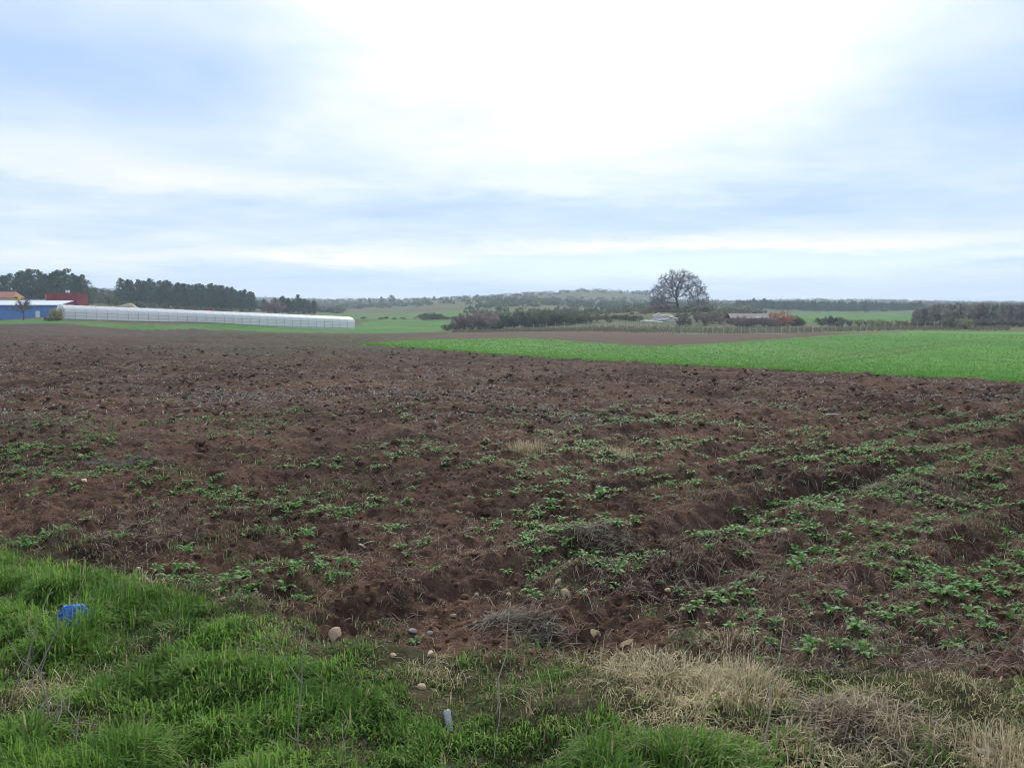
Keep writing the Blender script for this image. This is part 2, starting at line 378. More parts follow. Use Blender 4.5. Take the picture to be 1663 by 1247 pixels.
edge_l = line([(-900, 529), (-300, 527), (0, 527), (150, 530), (300, 534), (430, 538), (560, 541), (640, 541), (700, 539), (760, 536.5), (900, 536.5), (1060, 537), (1180, 541), (1300, 546), (1400, 541), (1480, 537), (1663, 539), (2000, 538), (2600, 538)])
def ye(x): return np.interp(x, edge_l[:, 0], edge_l[:, 1])
xq = XX.ravel(); yq = YY.ravel()
jit = .35 * fbm(xq, yq, 1.0, 2, 101)
cx_ = xq[quads].mean(1); cy_ = yq[quads].mean(1); jq = jit[quads].mean(1)
rv = cy_ < yv(cx_) + jq * 1.2
rc = inpoly(cx_, cy_ + jq * .4, crop_poly) & ~rv
# strip of ploughed soil behind the crop
orderE = np.argsort(edge_l[:, 0])
edx, edy = edge_l[orderE, 0], edge_l[orderE, 1]
def ye(x): return np.interp(x, edx, edy)
rf = (cy_ > ye(cx_) + jq * 3) & ~rc & ~rv
brn_l = np.array([unproj(p, 552)[:2] for p in (590, 1240)])
rs = ~rv & ~rc & ~rf & (cy_ > np.interp(cx_, [-200, unproj(560, 552)[0], unproj(610, 552)[0], 200], [1e5, 1e5, 60, 60])) & (cy_ > yc(cx_))
rp = ~(rv | rc | rf | rs)
def mixc(a, b, t): t = np.clip(t, 0, 1)[..., None]; return np.asarray(a) * (1 - t) + np.asarray(b) * t
# soil colour: red-brown to grey-brown, with straw-grey and weedy tints that have shapes of their own
def soilcol(x, y):
    n = fbm(x, y, 2.5, 3, 200) ; n2 = fbm(x, y, .5, 3, 210) ; n3 = fbm(x * .35, y, 5, 3, 220)
    c = mixc((.048, .028, .0195), (.122, .069, .046), .5 + n + .75 * n2)
    c = mixc(c, (.115, .092, .078), (sstep(.12, .5, n3) * .35 + sstep(.22, .5, n2) * .35) * sstep(9, 26, y))
    c = mixc(c, (.072, .055, .047), sstep(25, 70, y) * .6)
    gw = sstep(.06, .45, fbm(x, y, 11, 3, 240)) * sstep(45, 90, y)
    gw = gw + .6 * np.exp(-(((x + 12) / 14) ** 2 + ((y - 85) / 30) ** 2))
    c = mixc(c, (.065, .082, .04), gw * .65)
    return c
def landcol(x, y):
    n = fbm(x, y, 40, 4, 300); n2 = fbm(x, y, 9, 3, 310)
    c = mixc((.075, .092, .042), (.135, .125, .075), .45 + .8 * n + .5 * n2)
    br = inpoly(x, y, MEADOW) | inpoly(x, y, MEADOW2) | inpoly(x, y, MEADOW3)
    c = np.where(br[:, None], mixc((.055, .135, .032), (.085, .17, .045), .5 + n2), c)
    c = mixc(c, (.075, .085, .05), sstep(430, 620, y) * .6)
    return c
MEADOW = line([(-400, 520), (0, 520), (110, 523), (300, 529), (560, 533), (590, 524), (640, 519), (735, 521), (735, 537), (690, 541), (560, 543), (300, 536), (0, 529), (-400, 529)])
MEADOW2 = line([(520, 508), (760, 505), (760, 513), (520, 514)])
MEADOW3 = line([(1290, 524), (1400, 525), (1495, 525), (1500, 504.5), (1290, 504.5)])
allcol = np.zeros((len(xq), 3))
allcol[:] = landcol(xq, yq)
far_m = yq > 1e9
sc_ = soilcol(xq, yq)
gcol = mixc((.048, .14, .022), (.078, .195, .034), .45 + 1.0 * fbm(xq, yq * .35, 9, 3, 400) + .35 * fbm(xq, yq, 1.2, 2, 401))
# tractor tramlines in the crop
tl = np.abs(((xq * .80 - yq * .60) + 40 + 2.0 * fbm(xq, yq, 40, 1, 410)) % 17.0 - 8.5)
tl2 = np.abs(tl - .9)
gcol = mixc(gcol, (.075, .085, .035), (tl2 < .28) * .75)
gcol = mixc(gcol, (.10, .09, .05), sstep(.22, .5, fbm(xq, yq, 14, 3, 420)) * .55)
vcol = mixc((.045, .042, .02), (.10, .075, .045), .5 + fbm(xq, yq, .8, 3, 430))
PERS = {}
for nm, sel, cc, mt, lab in [('grass_verge', rv, vcol, 'verge', 'verge of the field under rough grass'), ('crop_field', rc, gcol, 'crop', None), ('pasture_land', rf, allcol, 'land', None),
                        ('ploughed_strip', rs, mixc(sc_, (.115, .080, .062), np.full(len(xq), .55)), 'soil', None), ('ploughed_field', rp, sc_, 'soil', None)]:
    qd = quads[sel]; used = np.unique(qd); remap = np.zeros(len(xq), np.int32); remap[used] = np.arange(len(used))
    me = mesh_np(nm, np.c_[xq, yq, ZZ.ravel()][used], remap[qd], col=cc[used], smooth=True, mat=M[mt])
    tag(link(nm, me), kind='structure')
# ground behind and beside the camera (verge goes on)
bx = np.linspace(-40, 40, 81); by = np.linspace(-40, 1.62, 43); BX, BY = np.meshgrid(bx, by)
qd = (np.arange(42)[:, None] * 81 + np.arange(80)[None]).ravel(); qd = np.stack([qd, qd + 1, qd + 82, qd + 81], -1)
me = mesh_np('ground', np.c_[BX.ravel(), BY.ravel(), (.10 * fbm(BX, BY, 1.5, 2, 3) - .06).ravel()], qd, col=np.tile((.05, .05, .028), (BX.size, 1)), smooth=True, mat=M['verge'])
tag(link('ground', me), kind='structure')

# ================================================================== far things: trees
def quad_cloud(C, rad, n, size, rg, squash=(1, 1, 1), shell=.35):
    """n leaf faces spread through each ball: returns verts, quads, clump index"""
    C = np.asarray(C, float); k = len(C); idx = np.repeat(np.arange(k), n); m = len(idx)
    d = rg.normal(size=(m, 3)); d /= np.linalg.norm(d, axis=1)[:, None]
    r = (shell + (1 - shell) * rg.random(m)) ** .6 * np.asarray(rad)[idx]
    P = C[idx] + d * r[:, None] * np.asarray(squash)
    a = rg.normal(size=(m, 3)); a /= np.linalg.norm(a, axis=1)[:, None]
    b = np.cross(a, rg.normal(size=(m, 3))); b /= np.linalg.norm(b, axis=1)[:, None]
    s = (size * (.6 + .8 * rg.random(m)))[:, None]
    V = np.stack([P - a * s, P + b * s * .55, P + a * s, P - b * s * .55], 1).reshape(-1, 3)
    return V, np.arange(m * 4).reshape(m, 4), idx
def crown_mesh(name, C, rad, n, size, rg, c0, c1, mat, squash=(1, 1, .8)):
    V, Fq, idx = quad_cloud(C, rad, n, size, rg, squash)
    t = rg.random(len(C))[idx] * .75 + .25 * rg.random(len(idx))
    col = np.repeat(mixc(c0, c1, t), 4, 0)
    return mesh_np(name, V, Fq, col=col, mat=mat)
def pine_proto(seed, h=11, w=2.6, rounded=.5):
    rg = np.random.default_rng(seed); rn = random.Random(seed)
    tr = MB(); lean = [rg.normal() * .25, rg.normal() * .25]
    ax = lambda t: Vector((lean[0] * t * t * 1.2, lean[1] * t * t * 1.2, h * t))
    tr.tube([ax(t) for t in (0, .15, .35, .6, .8, .97)], [.20, .17, .14, .10, .06, .02], 7)
    C = []; rad = []
    for i in range(46):
        t = .06 + .92 * ((i + .5) / 46) ** .95; prof = (1 - (max(0, t - .16) / .84) ** (1.2 + 1.6 * rounded)) * (.55 + .45 * min(1, t / .3)) + .08
        a = i * 2.4 + rg.normal() * .4; r = w * prof * (.45 + .75 * rg.random())
        p = ax(t); e = p + Vector((math.cos(a) * r, math.sin(a) * r, .25 * r + rg.normal() * .25))
        tr.tube([p, p.lerp(e, .55) - Vector((0, 0, .06)), e], [.05, .035, .012], 4, False)
        C.append(tuple(e)); rad.append(.50 + .62 * prof * (.6 + .6 * rg.random()))
        if r > 1.0: C.append(tuple(p.lerp(e, .55))); rad.append(.62)
    C.append(tuple(ax(1.0))); rad.append(.4)
    cr = crown_mesh('pine_crown', C, rad, 46, .20, rg, (.042, .072, .044), (.098, .138, .074), M['needle'])
    return tr.mesh('pine_trunk', M['bark'], True), cr
def broad_proto(seed, h=6, w=2.6, c0=(.065, .075, .042), c1=(.135, .14, .08), base_t=.3, mat='leafy', n=34, k=55):
    rg = np.random.default_rng(seed); tr = MB(); th = h * base_t
    top = Vector((rg.normal() * .2, rg.normal() * .2, th))
    tr.tube([(0, 0, -.1), (top.x * .4, top.y * .4, th * .55), top], [h * .028, h * .022, h * .018], 7)
    C = []; rad = []
    for i in range(n):
        a = i * 2.4 + rg.normal() * .5; v = (i + .5) / n; zz = th * .75 + (h - th * .75 - .4) * v
        pr = math.sqrt(max(.05, 1 - abs(2 * (v - .42)) ** 2.2)); r = w * pr * (.3 + .7 * rg.random())
        e = Vector((math.cos(a) * r, math.sin(a) * r, zz + rg.normal() * .2))
        tr.tube([top, top.lerp(e, .5) + Vector((0, 0, .12 * h * .2)), e], [h * .010, h * .006, h * .0025], 4, False)
        C.append(tuple(e)); rad.append(h * (.085 + .08 * rg.random()))
    cr = crown_mesh('leafy_crown', C, rad, k, h * .026, rg, c0, c1, M[mat])
    return tr.mesh('leafy_trunk', M['bark'], True), cr
def bush_proto(seed, h=2.5, w=2.0, c0=(.05, .06, .03), c1=(.10, .11, .055), n=22, k=55, mat='leafy'):
    rg = np.random.default_rng(seed); st = MB(); C = []; rad = []
    for i in range(n):
        a = i * 2.4 + rg.normal() * .5; r = w * math.sqrt((i + .5) / n) * (.75 + .3 * rg.random())
        zz = h * (.22 + .62 * rg.random() * math.sqrt(max(.02, 1 - (r / (w * 1.15)) ** 2)))
        e = Vector((math.cos(a) * r, math.sin(a) * r, zz)); C.append(tuple(e)); rad.append(h * (.17 + .12 * rg.random()))
        st.tube([(e.x * .12, e.y * .12, -.1), (e.x * .5, e.y * .5, zz * .6), tuple(e)], [.05, .035, .012], 4, False)
    return st.mesh('bush_stems', M['bark']), crown_mesh('bush_foliage', C, rad, k, h * .05, rg, c0, c1, M[mat])
def twig_cloud(starts, dirs, length, wid, n, rg, c0, c1, mat, spread=.8):
    idx = np.repeat(np.arange(len(starts)), n); m = len(idx)
    P = np.asarray(starts, float)[idx]; D = np.asarray(dirs, float)[idx] + rg.normal(size=(m, 3)) * spread; D /= np.linalg.norm(D, axis=1)[:, None]
    L = (length * (.5 + .8 * rg.random(m)))[:, None]; S = np.cross(D, rg.normal(size=(m, 3))); S /= np.linalg.norm(S, axis=1)[:, None]
    mid = P + D * L * .55 + rg.normal(size=(m, 3)) * L * .10; tip = P + D * L + rg.normal(size=(m, 3)) * L * .16
    V = np.stack([P - S * wid, P + S * wid, mid + S * wid * .7, mid - S * wid * .7, tip], 1).reshape(-1, 3)
    k = np.arange(m)[:, None] * 5
    col = np.repeat(mixc(c0, c1, rg.random(m)), 5, 0)
    return mesh_np('twigs', V, k + np.array([[0, 1, 2, 3]]), k + np.array([[3, 2, 4]]), col=col, mat=M[mat])
def bare_proto(seed, h=4, w=2.2, c0=(.15, .125, .105), c1=(.28, .235, .20), stems=16, n=38, wid=.03, single=False):
    rg = np.random.default_rng(seed); st = MB(); S = []; D = []
    for i in range(stems):
        a = i * 2.4 + rg.normal() * .4; r = w * (.25 + .75 * rg.random()); zz = h * (.45 + .42 * rg.random()) * math.sqrt(max(.2, 1 - .55 * (r / w) ** 2))
        b0 = Vector((0, 0, h * .28)) if single else Vector((math.cos(a) * r * .15, math.sin(a) * r * .15, -.1))
        e = Vector((math.cos(a) * r, math.sin(a) * r, zz)); mdl = b0.lerp(e, .5) + Vector((0, 0, h * .07))
        st.tube([b0, mdl, e], [h * .013, h * .009, h * .003], 4, False)
        for t in (.35, .6, .8, 1.0):
            S.append(tuple(b0.lerp(mdl, t * 2) if t < .5 else mdl.lerp(e, t * 2 - 1))); D.append(tuple((e - b0).normalized() * .8 + Vector((0, 0, .45))))
    if single: st.tube([(0, 0, -.1), (.05, .02, h * .15), (0, 0, h * .3)], [h * .03, h * .024, h * .018], 7)
    return st.mesh('bare_stems', M['bark']), twig_cloud(S, D, h * .20, wid, n, rg, c0, c1, M and 'bare')
def plant_tree(name, proto, loc, scale, rz, label, cat, group, pn=('trunk', 'crown'), sq=1.0):
    e = empty(name, (loc[0], loc[1], loc[2] - .12), rz); e.scale = (scale * sq, scale * sq, scale)
    for n_, me in zip(pn, proto): link(n_, me, None, e)
    return tag(e, label, cat, group)

PINE = [pine_proto(11, 11, 2.7, .3), pine_proto(12, 11, 3.1, .9), pine_proto(13, 11, 2.3, .1), pine_proto(14, 11, 3.4, 1.1)]
BUSH = [bush_proto(21, 2.5, 2.0), bush_proto(22, 2.5, 2.6, (.035, .048, .026), (.075, .09, .045)), bush_proto(23, 2.5, 1.6, (.14, .135, .06), (.24, .22, .11)),
        bush_proto(24, 2.5, 2.2, (.05, .065, .04), (.11, .13, .07))]
REDB = bush_proto(25, 2.8, 2.2, (.18, .065, .045), (.32, .13, .095))
BARE = [bare_proto(31), bare_proto(32, 4, 2.6, (.18, .125, .105), (.32, .24, .21)), bare_proto(33, 4, 1.8, (.11, .10, .08), (.20, .19, .15))]
BROAD = [broad_proto(41), broad_proto(42, 6, 2.2, (.04, .055, .03), (.085, .10, .05)), broad_proto(43, 6, 2.8, (.075, .075, .05), (.14, .13, .09))]
GREYT = [broad_proto(51, 6, 2.1, (.13, .128, .105), (.23, .215, .18), .26), broad_proto(52, 6, 2.4, (.14, .13, .11), (.25, .225, .19), .24), broad_proto(53, 6, 1.9, (.11, .12, .09), (.20, .205, .15), .26)]

PH = {}
for lst, hh_ in ((PINE, 11), (BUSH, 2.5), ([REDB], 2.8), (BARE, 3.9), (BROAD, 6), (GREYT, 6)):
    for q_ in lst: PH[id(q_)] = hh_
def put(name, protos, px, d, top, label, cat, group, ph, rowbase=None, pn=('trunk', 'crown'), sq=1.0):
    """stand a tree in column px at distance d, as tall as row `top` asks"""
    p = at(px, d); rowb = HOR + F * (CAM_H - p[2]) / d
    h = max(1.0, (rowb - top) / F * d)
    q_ = protos[int(rng.integers(len(protos)))]
    return plant_tree(name, q_, p, h / PH[id(q_)], rng.random() * 6.28, label, cat, group, pn, sq)

# pine grove behind the red shed
for px, top, d in [(-60, 447, 335), (-38, 444, 322), (-14, 446, 340), (4, 448, 318), (18, 446, 344), (30, 443, 326), (40, 441, 336), (52, 438, 322), (64, 440, 340), (76, 446, 328), (88, 443, 318), (96, 441, 338), (107, 439, 324), (118, 446, 332), (128, 449, 316), (134, 447, 338), (140, 462, 325)]:
    put('pine_tree', [PINE[1], PINE[3]], px, d, top, 'dark round-topped pine in the grove behind the red shed', 'pine tree', 'pines behind the red shed', 11, sq=1.15)
# long pine row
for i, px in enumerate(np.linspace(199, 413, 44)):
    top = np.interp(px, [199, 230, 262, 300, 345, 380, 400, 413], [458, 456, 458, 461, 464, 468, 473, 477]) + rng.normal() * 2.0
    put('pine_tree', PINE[:3], px + rng.normal() * 2, 400 + rng.normal() * 9, top, 'dark slender pine in the long row beyond the plastic greenhouse', 'pine tree', 'pines in the long row', 11, sq=1.25)
for px, top in [(428, 486), (446, 484), (458, 481), (468, 484), (477, 486), (486, 479), (494, 485), (502, 488), (509, 488)]:
    put('pine_tree', [PINE[1], PINE[0]], px, 378 + rng.normal() * 5, top, 'short dark pine in the clump at the end of the pine row', 'pine tree', 'short pines after the row', 11, sq=1.25)
for px, top in [(438, 487), (450, 486)]:
    put('bare_tree', [BARE[1]], px, 366, top, 'reddish brown leafless tree in front of the short pine clump', 'bare tree', 'reddish bare trees', 4, pn=('stems', 'twigs'))
for px, top, d in [(146, 468, 420), (156, 467, 430), (167, 468, 425), (178, 470, 430), (188, 472, 435), (197, 474, 420), (150, 478, 350), (163, 480, 345), (176, 482, 350), (190, 484, 352), (204, 486, 350), (140, 480, 330), (218, 487, 352), (232, 489, 354), (250, 490, 356), (268, 490, 358), (288, 492, 360), (310, 494, 360), (335, 496, 362), (362, 498, 362), (392, 499, 362)]:
    put('bush', BROAD[:2] + [BUSH[3]], px, d, top, 'grey green scrub bush below the two pine groves', 'bush', 'scrub below the pine groves', 6 if False else 5, pn=('stems', 'foliage'), sq=1.25)
# hedgerow in the middle
def hedge(lst, d0, protos, ph, name, label, cat, group, pn, sq=1.0, dj=6):
    for px, top in lst: put(name, protos, px, d0 + rng.normal() * dj, top, label, cat, group, ph, pn=pn, sq=sq)
hedge([(744, 514), (755, 507), (766, 503), (778, 502), (788, 505), (797, 508)], 232, [BARE[1]], 4, 'bare_bush', 'brown leafless bush at the end of the hedgerow', 'bush', 'brown leafless hedge bushes', ('stems', 'twigs'), 1.1, 4)
hedge([(802, 512), (812, 508), (824, 511), (836, 509), (848, 506), (858, 507), (740, 524), (810, 516), (830, 517)], 240, [BUSH[1], BROAD[1]], 4, 'hedge_bush', 'dark green dense bush in the hedgerow', 'bush', 'dark hedge bushes', ('stems', 'foliage'), 1.1, 4)
hedge([(868, 504), (880, 503), (893, 502), (905, 505), (917, 507), (929, 506), (942, 507), (956, 508), (970, 509), (985, 508), (1000, 509), (1014, 508), (1028, 510), (1040, 511), (875, 514), (900, 515), (930, 516), (960, 517), (990, 517), (1015, 518)], 245, [BROAD[0], BUSH[3], BUSH[0]], 5, 'hedge_bush', 'olive green bush in the long hedgerow left of the oak', 'bush', 'olive hedge bushes', ('stems', 'foliage'), 1.2, 7)
hedge([(1120, 515), (1132, 511), (1145, 509), (1158, 508), (1170, 510), (1182, 509), (1196, 512), (1208, 513), (1190, 515), (1262, 517), (1290, 516), (1302, 518)], 238, [BARE[0], BARE[2], BARE[1]], 4, 'bare_bush', 'grey brown leafless shrub beside the low shelter', 'bush', 'leafless shrubs by the shelter', ('stems', 'twigs'), 1.2, 6)
put('red_bush', [REDB], 1269, 232, 501, 'rusty red bush beside the low shelter', 'bush', None, 2.8, pn=('stems', 'foliage'))
hedge([(1288, 510), (1296, 514)], 236, [BUSH[0]], 2.5, 'bush', 'dull green bush touching the rusty red one', 'bush', 'green bushes by the red one', ('stems', 'foliage'), 1, 2)
hedge([(1335, 514), (1347, 511), (1359, 512), (1367, 516)], 236, [BUSH[1], BARE[0]], 3, 'bush', 'low dark bush in the row along the bright meadow', 'bush', 'dark bushes by the meadow', ('stems', 'foliage'), 1, 4)
hedge([(1380, 517), (1395, 516), (1408, 518), (1420, 515), (1432, 517), (1444, 518), (1458, 517), (1470, 518), (1482, 519), (1500, 520), (1520, 520)], 226, [BARE[2], BUSH[2]], 3, 'bush', 'small dry straw coloured bush along the wire fence', 'bush', 'dry bushes by the fence', ('stems', 'foliage'), 1, 4)
put('pale_bush', [BUSH[2]], 1566, 196, 513, 'pale straw coloured round bush before the grey wood', 'bush', None, 2.5, pn=('stems', 'foliage'))
put('dark_shrub', [BUSH[1]], 1546, 200, 512, 'dark upright shrub before the grey wood', 'bush', None, 2.5, pn=('stems', 'foliage'), sq=.6)
# grey wood on the right
for i, px in enumerate(np.linspace(1488, 1760, 58)):
    d = 222 + 30 * rng.random() + 8 * (px > 1560)
    top = np.interp(px, [1488, 1500, 1520, 1560, 1663, 1760], [503, 499, 495, 492.5, 493, 492]) + rng.normal() * 1.2
    put('grey_tree', GREYT, px, d, top, 'slender grey brown tree in the wood beyond the crop field', 'tree', 'trees of the grey wood', 6, sq=.95)
for px in np.linspace(1480, 1760, 40):
    put('undergrowth_bush', [BARE[0], BUSH[2], BUSH[0], BARE[2]], px + rng.normal() * 2, 212 + 8 * rng.random(), 519 + rng.normal() * 2.5, 'straggly undergrowth bush along the edge of the grey wood', 'bush', 'undergrowth of the grey wood', 3, pn=('stems', 'foliage'), sq=1.2)
for px in [1196, 1204, 1213, 1222, 1240, 1249, 1255, 1110, 1104, 1118]:
    put('bare_bush', [BARE[0], BARE[1]], px, 226 + 3 * rng.random(), 515 + rng.normal() * 2.5, 'thin leafless bush in front of the low shelter and debris', 'bush', 'thin bushes before the shelter', 4, pn=('stems', 'twigs'), sq=1.1)
# conifers on the far ridge and tree line behind the bright meadow
for px in np.r_[np.linspace(962, 1055, 24), np.linspace(1145, 1165, 3)]:
    put('ridge_pine', PINE[:3], px, 1180 + rng.normal() * 15, np.interp(px, [962, 1000, 1056, 1145], [475, 472.5, 471, 488]) + rng.normal() * .9, 'small bluish pine on the far ridge', 'pine tree', 'pines on the far ridge', 11, sq=1.25)
for px in np.linspace(1196, 1500, 56):
    put('tree_line_pine', [PINE[1], PINE[3], PINE[0]], px, 640 + rng.normal() * 10, np.interp(px, [1196, 1215, 1260, 1350, 1420, 1500], [487, 486, 488, 490, 490, 492]) + rng.normal() * 1.1, 'dark tree in the belt behind the bright meadow', 'tree', 'tree belt behind the meadow', 11, sq=1.25)
put('lone_tree', [BROAD[1]], 1405, 560, 492, 'lone dark tree before the tree belt on the meadow', 'tree', None, 6)
for px, top in [(620, 482), (636, 479), (678, 483), (690, 482), (705, 481), (716, 483), (585, 485), (600, 484)]:
    put('hill_tree', [PINE[1], BROAD[1]], px, 950 + rng.normal() * 15, top, 'dark tree standing up from the far scrub hillside', 'tree', 'trees on the far hillside', 9, sq=1.3)
hedge([(619, 516), (627, 513), (640, 515), (655, 516), (690, 508), (700, 506), (708, 508), (717, 512), (725, 513), (738, 512), (590, 517)], 345, [BUSH[1], BUSH[0]], 3, 'bush', 'dark bush at the far edge of the green pasture', 'bush', 'bushes beyond the pasture', ('stems', 'foliage'), 1.3, 5)
put('round_bush', [BUSH[1]], 727, 224, 524, 'small dark round bush at the corner of the pasture', 'bush', None, 2.5, pn=('stems', 'foliage'), sq=.9)

# far scrub on the hills: nobody could count it
C = []; rd = []
while len(C) < 3400:
    px = rng.uniform(-200, 1800); d = math.exp(rng.uniform(math.log(330), math.log(2200)))
    if 560 < px < 760 and d < 600: continue
    if px < 560 and d < 460: continue
    if px > 1240 and d < 640: continue
    x, y, z = at(px, d)
    if fbm(np.array([x]), np.array([y]), 90, 3, 501)[0] + rng.normal() * .12 < -.06 + (.12 if d < 600 else 0): continue
    r = rng.uniform(.9, 2.1) * (1 + d / 1500); C.append((x, y, z + r * .45)); rd.append(r)
me = crown_mesh('hill_scrub', C, rd, 34, .75, rng, (.045, .055, .034), (.10, .11, .062), M['leafy'], (1.25, 1.25, .75))
C2 = []; r2 = []
while len(C2) < 900:
    px = rng.uniform(800, 1300); d = rng.uniform(252, 420)
    if px > 1240 and d > 262: continue
    x, y, z = at(px, d)
    if fbm(np.array([x]), np.array([y]), 22, 3, 511)[0] + rng.normal() * .1 < .02: continue
    r = rng.uniform(.35, 1.1); C2.append((x, y, z + r * .3)); r2.append(r)
tag(link('slope_scrub', crown_mesh('slope_scrub', C2, r2, 40, .30, rng, (.07, .085, .045), (.17, .16, .095), M['leafy'], (1.3, 1.3, .7))), 'low mixed scrub on the slope round the oak', 'scrub', kind='stuff')
tag(link('hill_scrub', me), 'grey green scrub covering the far hillsides', 'scrub', kind='stuff')
# rough dry growth along the fence line
m = 14000; px = rng.uniform(735, 1640, m); d = 205 + rng.normal(size=m) * 9
gx = (px - CX) / F * d; gz = base(gx, d); sz = .25 + .4 * rng.random(m)
k3 = np.arange(m)[:, None] * 3; an = rng.random(m) * 6.28
V = np.stack([np.c_[gx - np.cos(an) * .12, d - np.sin(an) * .12, gz - .05], np.c_[gx + np.cos(an) * .12, d + np.sin(an) * .12, gz - .05], np.c_[gx + rng.normal(size=m) * .15, d, gz + sz]], 1).reshape(-1, 3)
me = mesh_np('rough_grass', V, None, k3 + np.array([[0, 1, 2]]), col=np.repeat(mixc((.085, .105, .045), (.22, .20, .12), rng.random(m)), 3, 0), mat=M['straw'])
tag(link('rough_grass', me), 'rough dry grass along the hedgerow and fence', 'grass', kind='stuff')

# ------------------------------------------------------------------ the big leafless oak
def oak():
    rg = np.random.default_rng(77)
    pts = []
    while len(pts) < 1300:
        p = np.array([rg.uniform(-10.5, 10.5), rg.uniform(-8, 8), rg.uniform(1.8, 14.2)])
        dome = ((p[0] - .2) / 10.2) ** 2 + (p[1] / 8) ** 2 + ((p[2] - 3.2) / 10.9) ** 2
        if dome < 1 and (dome > .20) and not (p[2] < 4.5 and abs(p[0]) < 4): pts.append(p)
    A = np.array(pts); nodes = [np.array([0, 0, 0.]), np.array([.1, 0, 1.]), np.array([-.1, 0, 2.0]), np.array([-.35, 0, 2.9])]; par = [-1, 0, 1, 2]
    alive = np.ones(len(A), bool)
    for it in range(70):
        Nd = np.array(nodes); dist = np.linalg.norm(A[alive][:, None] - Nd[None], axis=2)
        if not alive.any(): break
        near = dist.argmin(1); dm = dist.min(1); ok = dm < 7.5
        al = np.where(alive)[0]
        grow = {}
        for a_, n_ in zip(al[ok], near[ok]): grow.setdefault(n_, []).append(A[a_] - Nd[n_])
        if not grow: break
        for n_, ds in grow.items():
            v = sum(q / np.linalg.norm(q) for q in ds); v = v / (np.linalg.norm(v) + 1e-6) + rg.normal(size=3) * .18; v /= np.linalg.norm(v)
            nodes.append(Nd[n_] + v * .55); par.append(n_)
        Nd = np.array(nodes); dist = np.linalg.norm(A[alive][:, None] - Nd[None], axis=2).min(1)
        alive[al[dist < .8]] = False
    Nd = np.array(nodes); n = len(Nd); w = np.zeros(n); ch = [[] for _ in range(n)]
    for i, p in enumerate(par):
        if p >= 0: ch[p].append(i)
    for i in range(n - 1, -1, -1): w[i] = sum(w[c] for c in ch[i]) if ch[i] else 1.0
    rad = .034 * w ** .47; rad[0] *= 1.35; rad[1] *= 1.1
    return Nd, par, ch, rad
Nd, par, ch, orad = oak()
op = at(1101, 300); oroot = empty('oak_tree', (op[0], op[1], op[2] - .15)); oroot.scale = (.98, .98, 1.02)
tag(oroot, 'huge leafless oak with a wide domed crown above the hedgerow', 'tree')
def sub(i, stop):
    out = []; st = [i]
    while st:
        q = st.pop(); out.append(q); st += [c for c in ch[q] if c not in stop]
    return out
tops = []; trunk_nodes = {0, 1, 2, 3}; fr = [3]
while len(fr) < 7:
    big = max(fr, key=lambda i: orad[i]); fr.remove(big); trunk_nodes.add(big); fr += ch[big]
limbs = sorted(fr, key=lambda i: -orad[i])
def seg_obj(name, ids, mat):
    mb = MB()
    for i in ids:
        if par[i] >= 0: mb.tube([Nd[par[i]], Nd[i]], [min(orad[par[i]], orad[i] * 1.25), orad[i]], 6 if orad[i] > .1 else 4, False)
    return mb.obj(name, mat, oroot, True)
seg_obj('trunk', sorted(trunk_nodes), M['oakbark'])
for l in limbs:
    ids = sub(l, trunk_nodes)
    if len(ids) > 1: seg_obj('limb', ids, M['oakbark'])
tipi = [i for i in range(len(Nd)) if orad[i] < .085]
S = Nd[tipi]; Dv = np.array([Nd[i] - Nd[par[i]] for i in tipi]); Dv /= np.linalg.norm(Dv, axis=1)[:, None]
link('twigs', twig_cloud(S, Dv, 1.15, .026, 13, rng, (.11, .10, .105), (.21, .19, .19), 'oaktwig', .75), None, oroot)
hedge([(1062, 492), (1072, 496), (1080, 490)], 292, [BARE[1]], 4, 'bare_bush', 'reddish brown leafless bush under the big oak', 'bush', 'bushes under the oak', ('stems', 'twigs'), 1.3, 3)
hedge([(1128, 498), (1142, 497), (1152, 494), (1085, 502), (1098, 503), (1115, 502)], 292, [BARE[0], BUSH[0]], 4, 'bush', 'grey shrub growing round the foot of the oak', 'bush', 'shrubs at the oak foot', ('stems', 'foliage'), 1.1, 3)

# ------------------------------------------------------------------ plastic greenhouse
GL = at(104, 187); GR = at(576, 229)
GL[2] = CAM_H - (522 - HOR) / F * 187 ; GR[2] = CAM_H - (536.5 - HOR) / F * 229
ax = Vector(GR - GL); GLEN = ax.length; NB = 32; BAY = GLEN / NB; GH, GS, GW = 3.55, 1.95, 8.0
groot = empty('plastic_greenhouse', GL)
xa = ax.normalized(); ya = Vector((0, 0, 1)).cross(xa).normalized(); za = xa.cross(ya)
groot.rotation_euler = Matrix((xa, ya, za)).transposed().to_euler()
tag(groot, 'long low greenhouse tunnel covered in white plastic film', 'greenhouse')
prof = [(0, GS)] + [(GW / 2 - GW / 2 * math.cos(a), GS + (GH - GS) * math.sin(a) ** .85) for a in np.linspace(.06, math.pi - .06, 15)] + [(GW, GS)]
def sheet(x0, x1, pf, bow=.04):
    mb = MB(); n = len(pf); V = []
    for x, s_ in ((x0, 0), ((x0 + x1) / 2, bow), (x1, 0)): V += [(x, y - s_ * (1 if y < GW / 2 else -1) * .4, z - s_) for y, z in pf]
    mb.add(V, [(r * n + i, (r + 1) * n + i, (r + 1) * n + i + 1, r * n + i + 1) for r in range(2) for i in range(n - 1)])
    return mb
roof_me = sheet(.012, BAY - .012, prof).mesh('roof_film', M['film'], True)
side_me = sheet(.012, BAY - .012, [(0, .62), (0, GS - .02)], -.03).mesh('side_film', M['film'], True)
skirt_me = sheet(.012, BAY - .012, [(-.02, -.45), (-.02, .60)], -.02).mesh('skirt', M['skirt'], True)
back_me = sheet(.012, BAY - .012, [(GW, -.4), (GW, GS - .02)], -.03).mesh('back_film', M['film'], True)
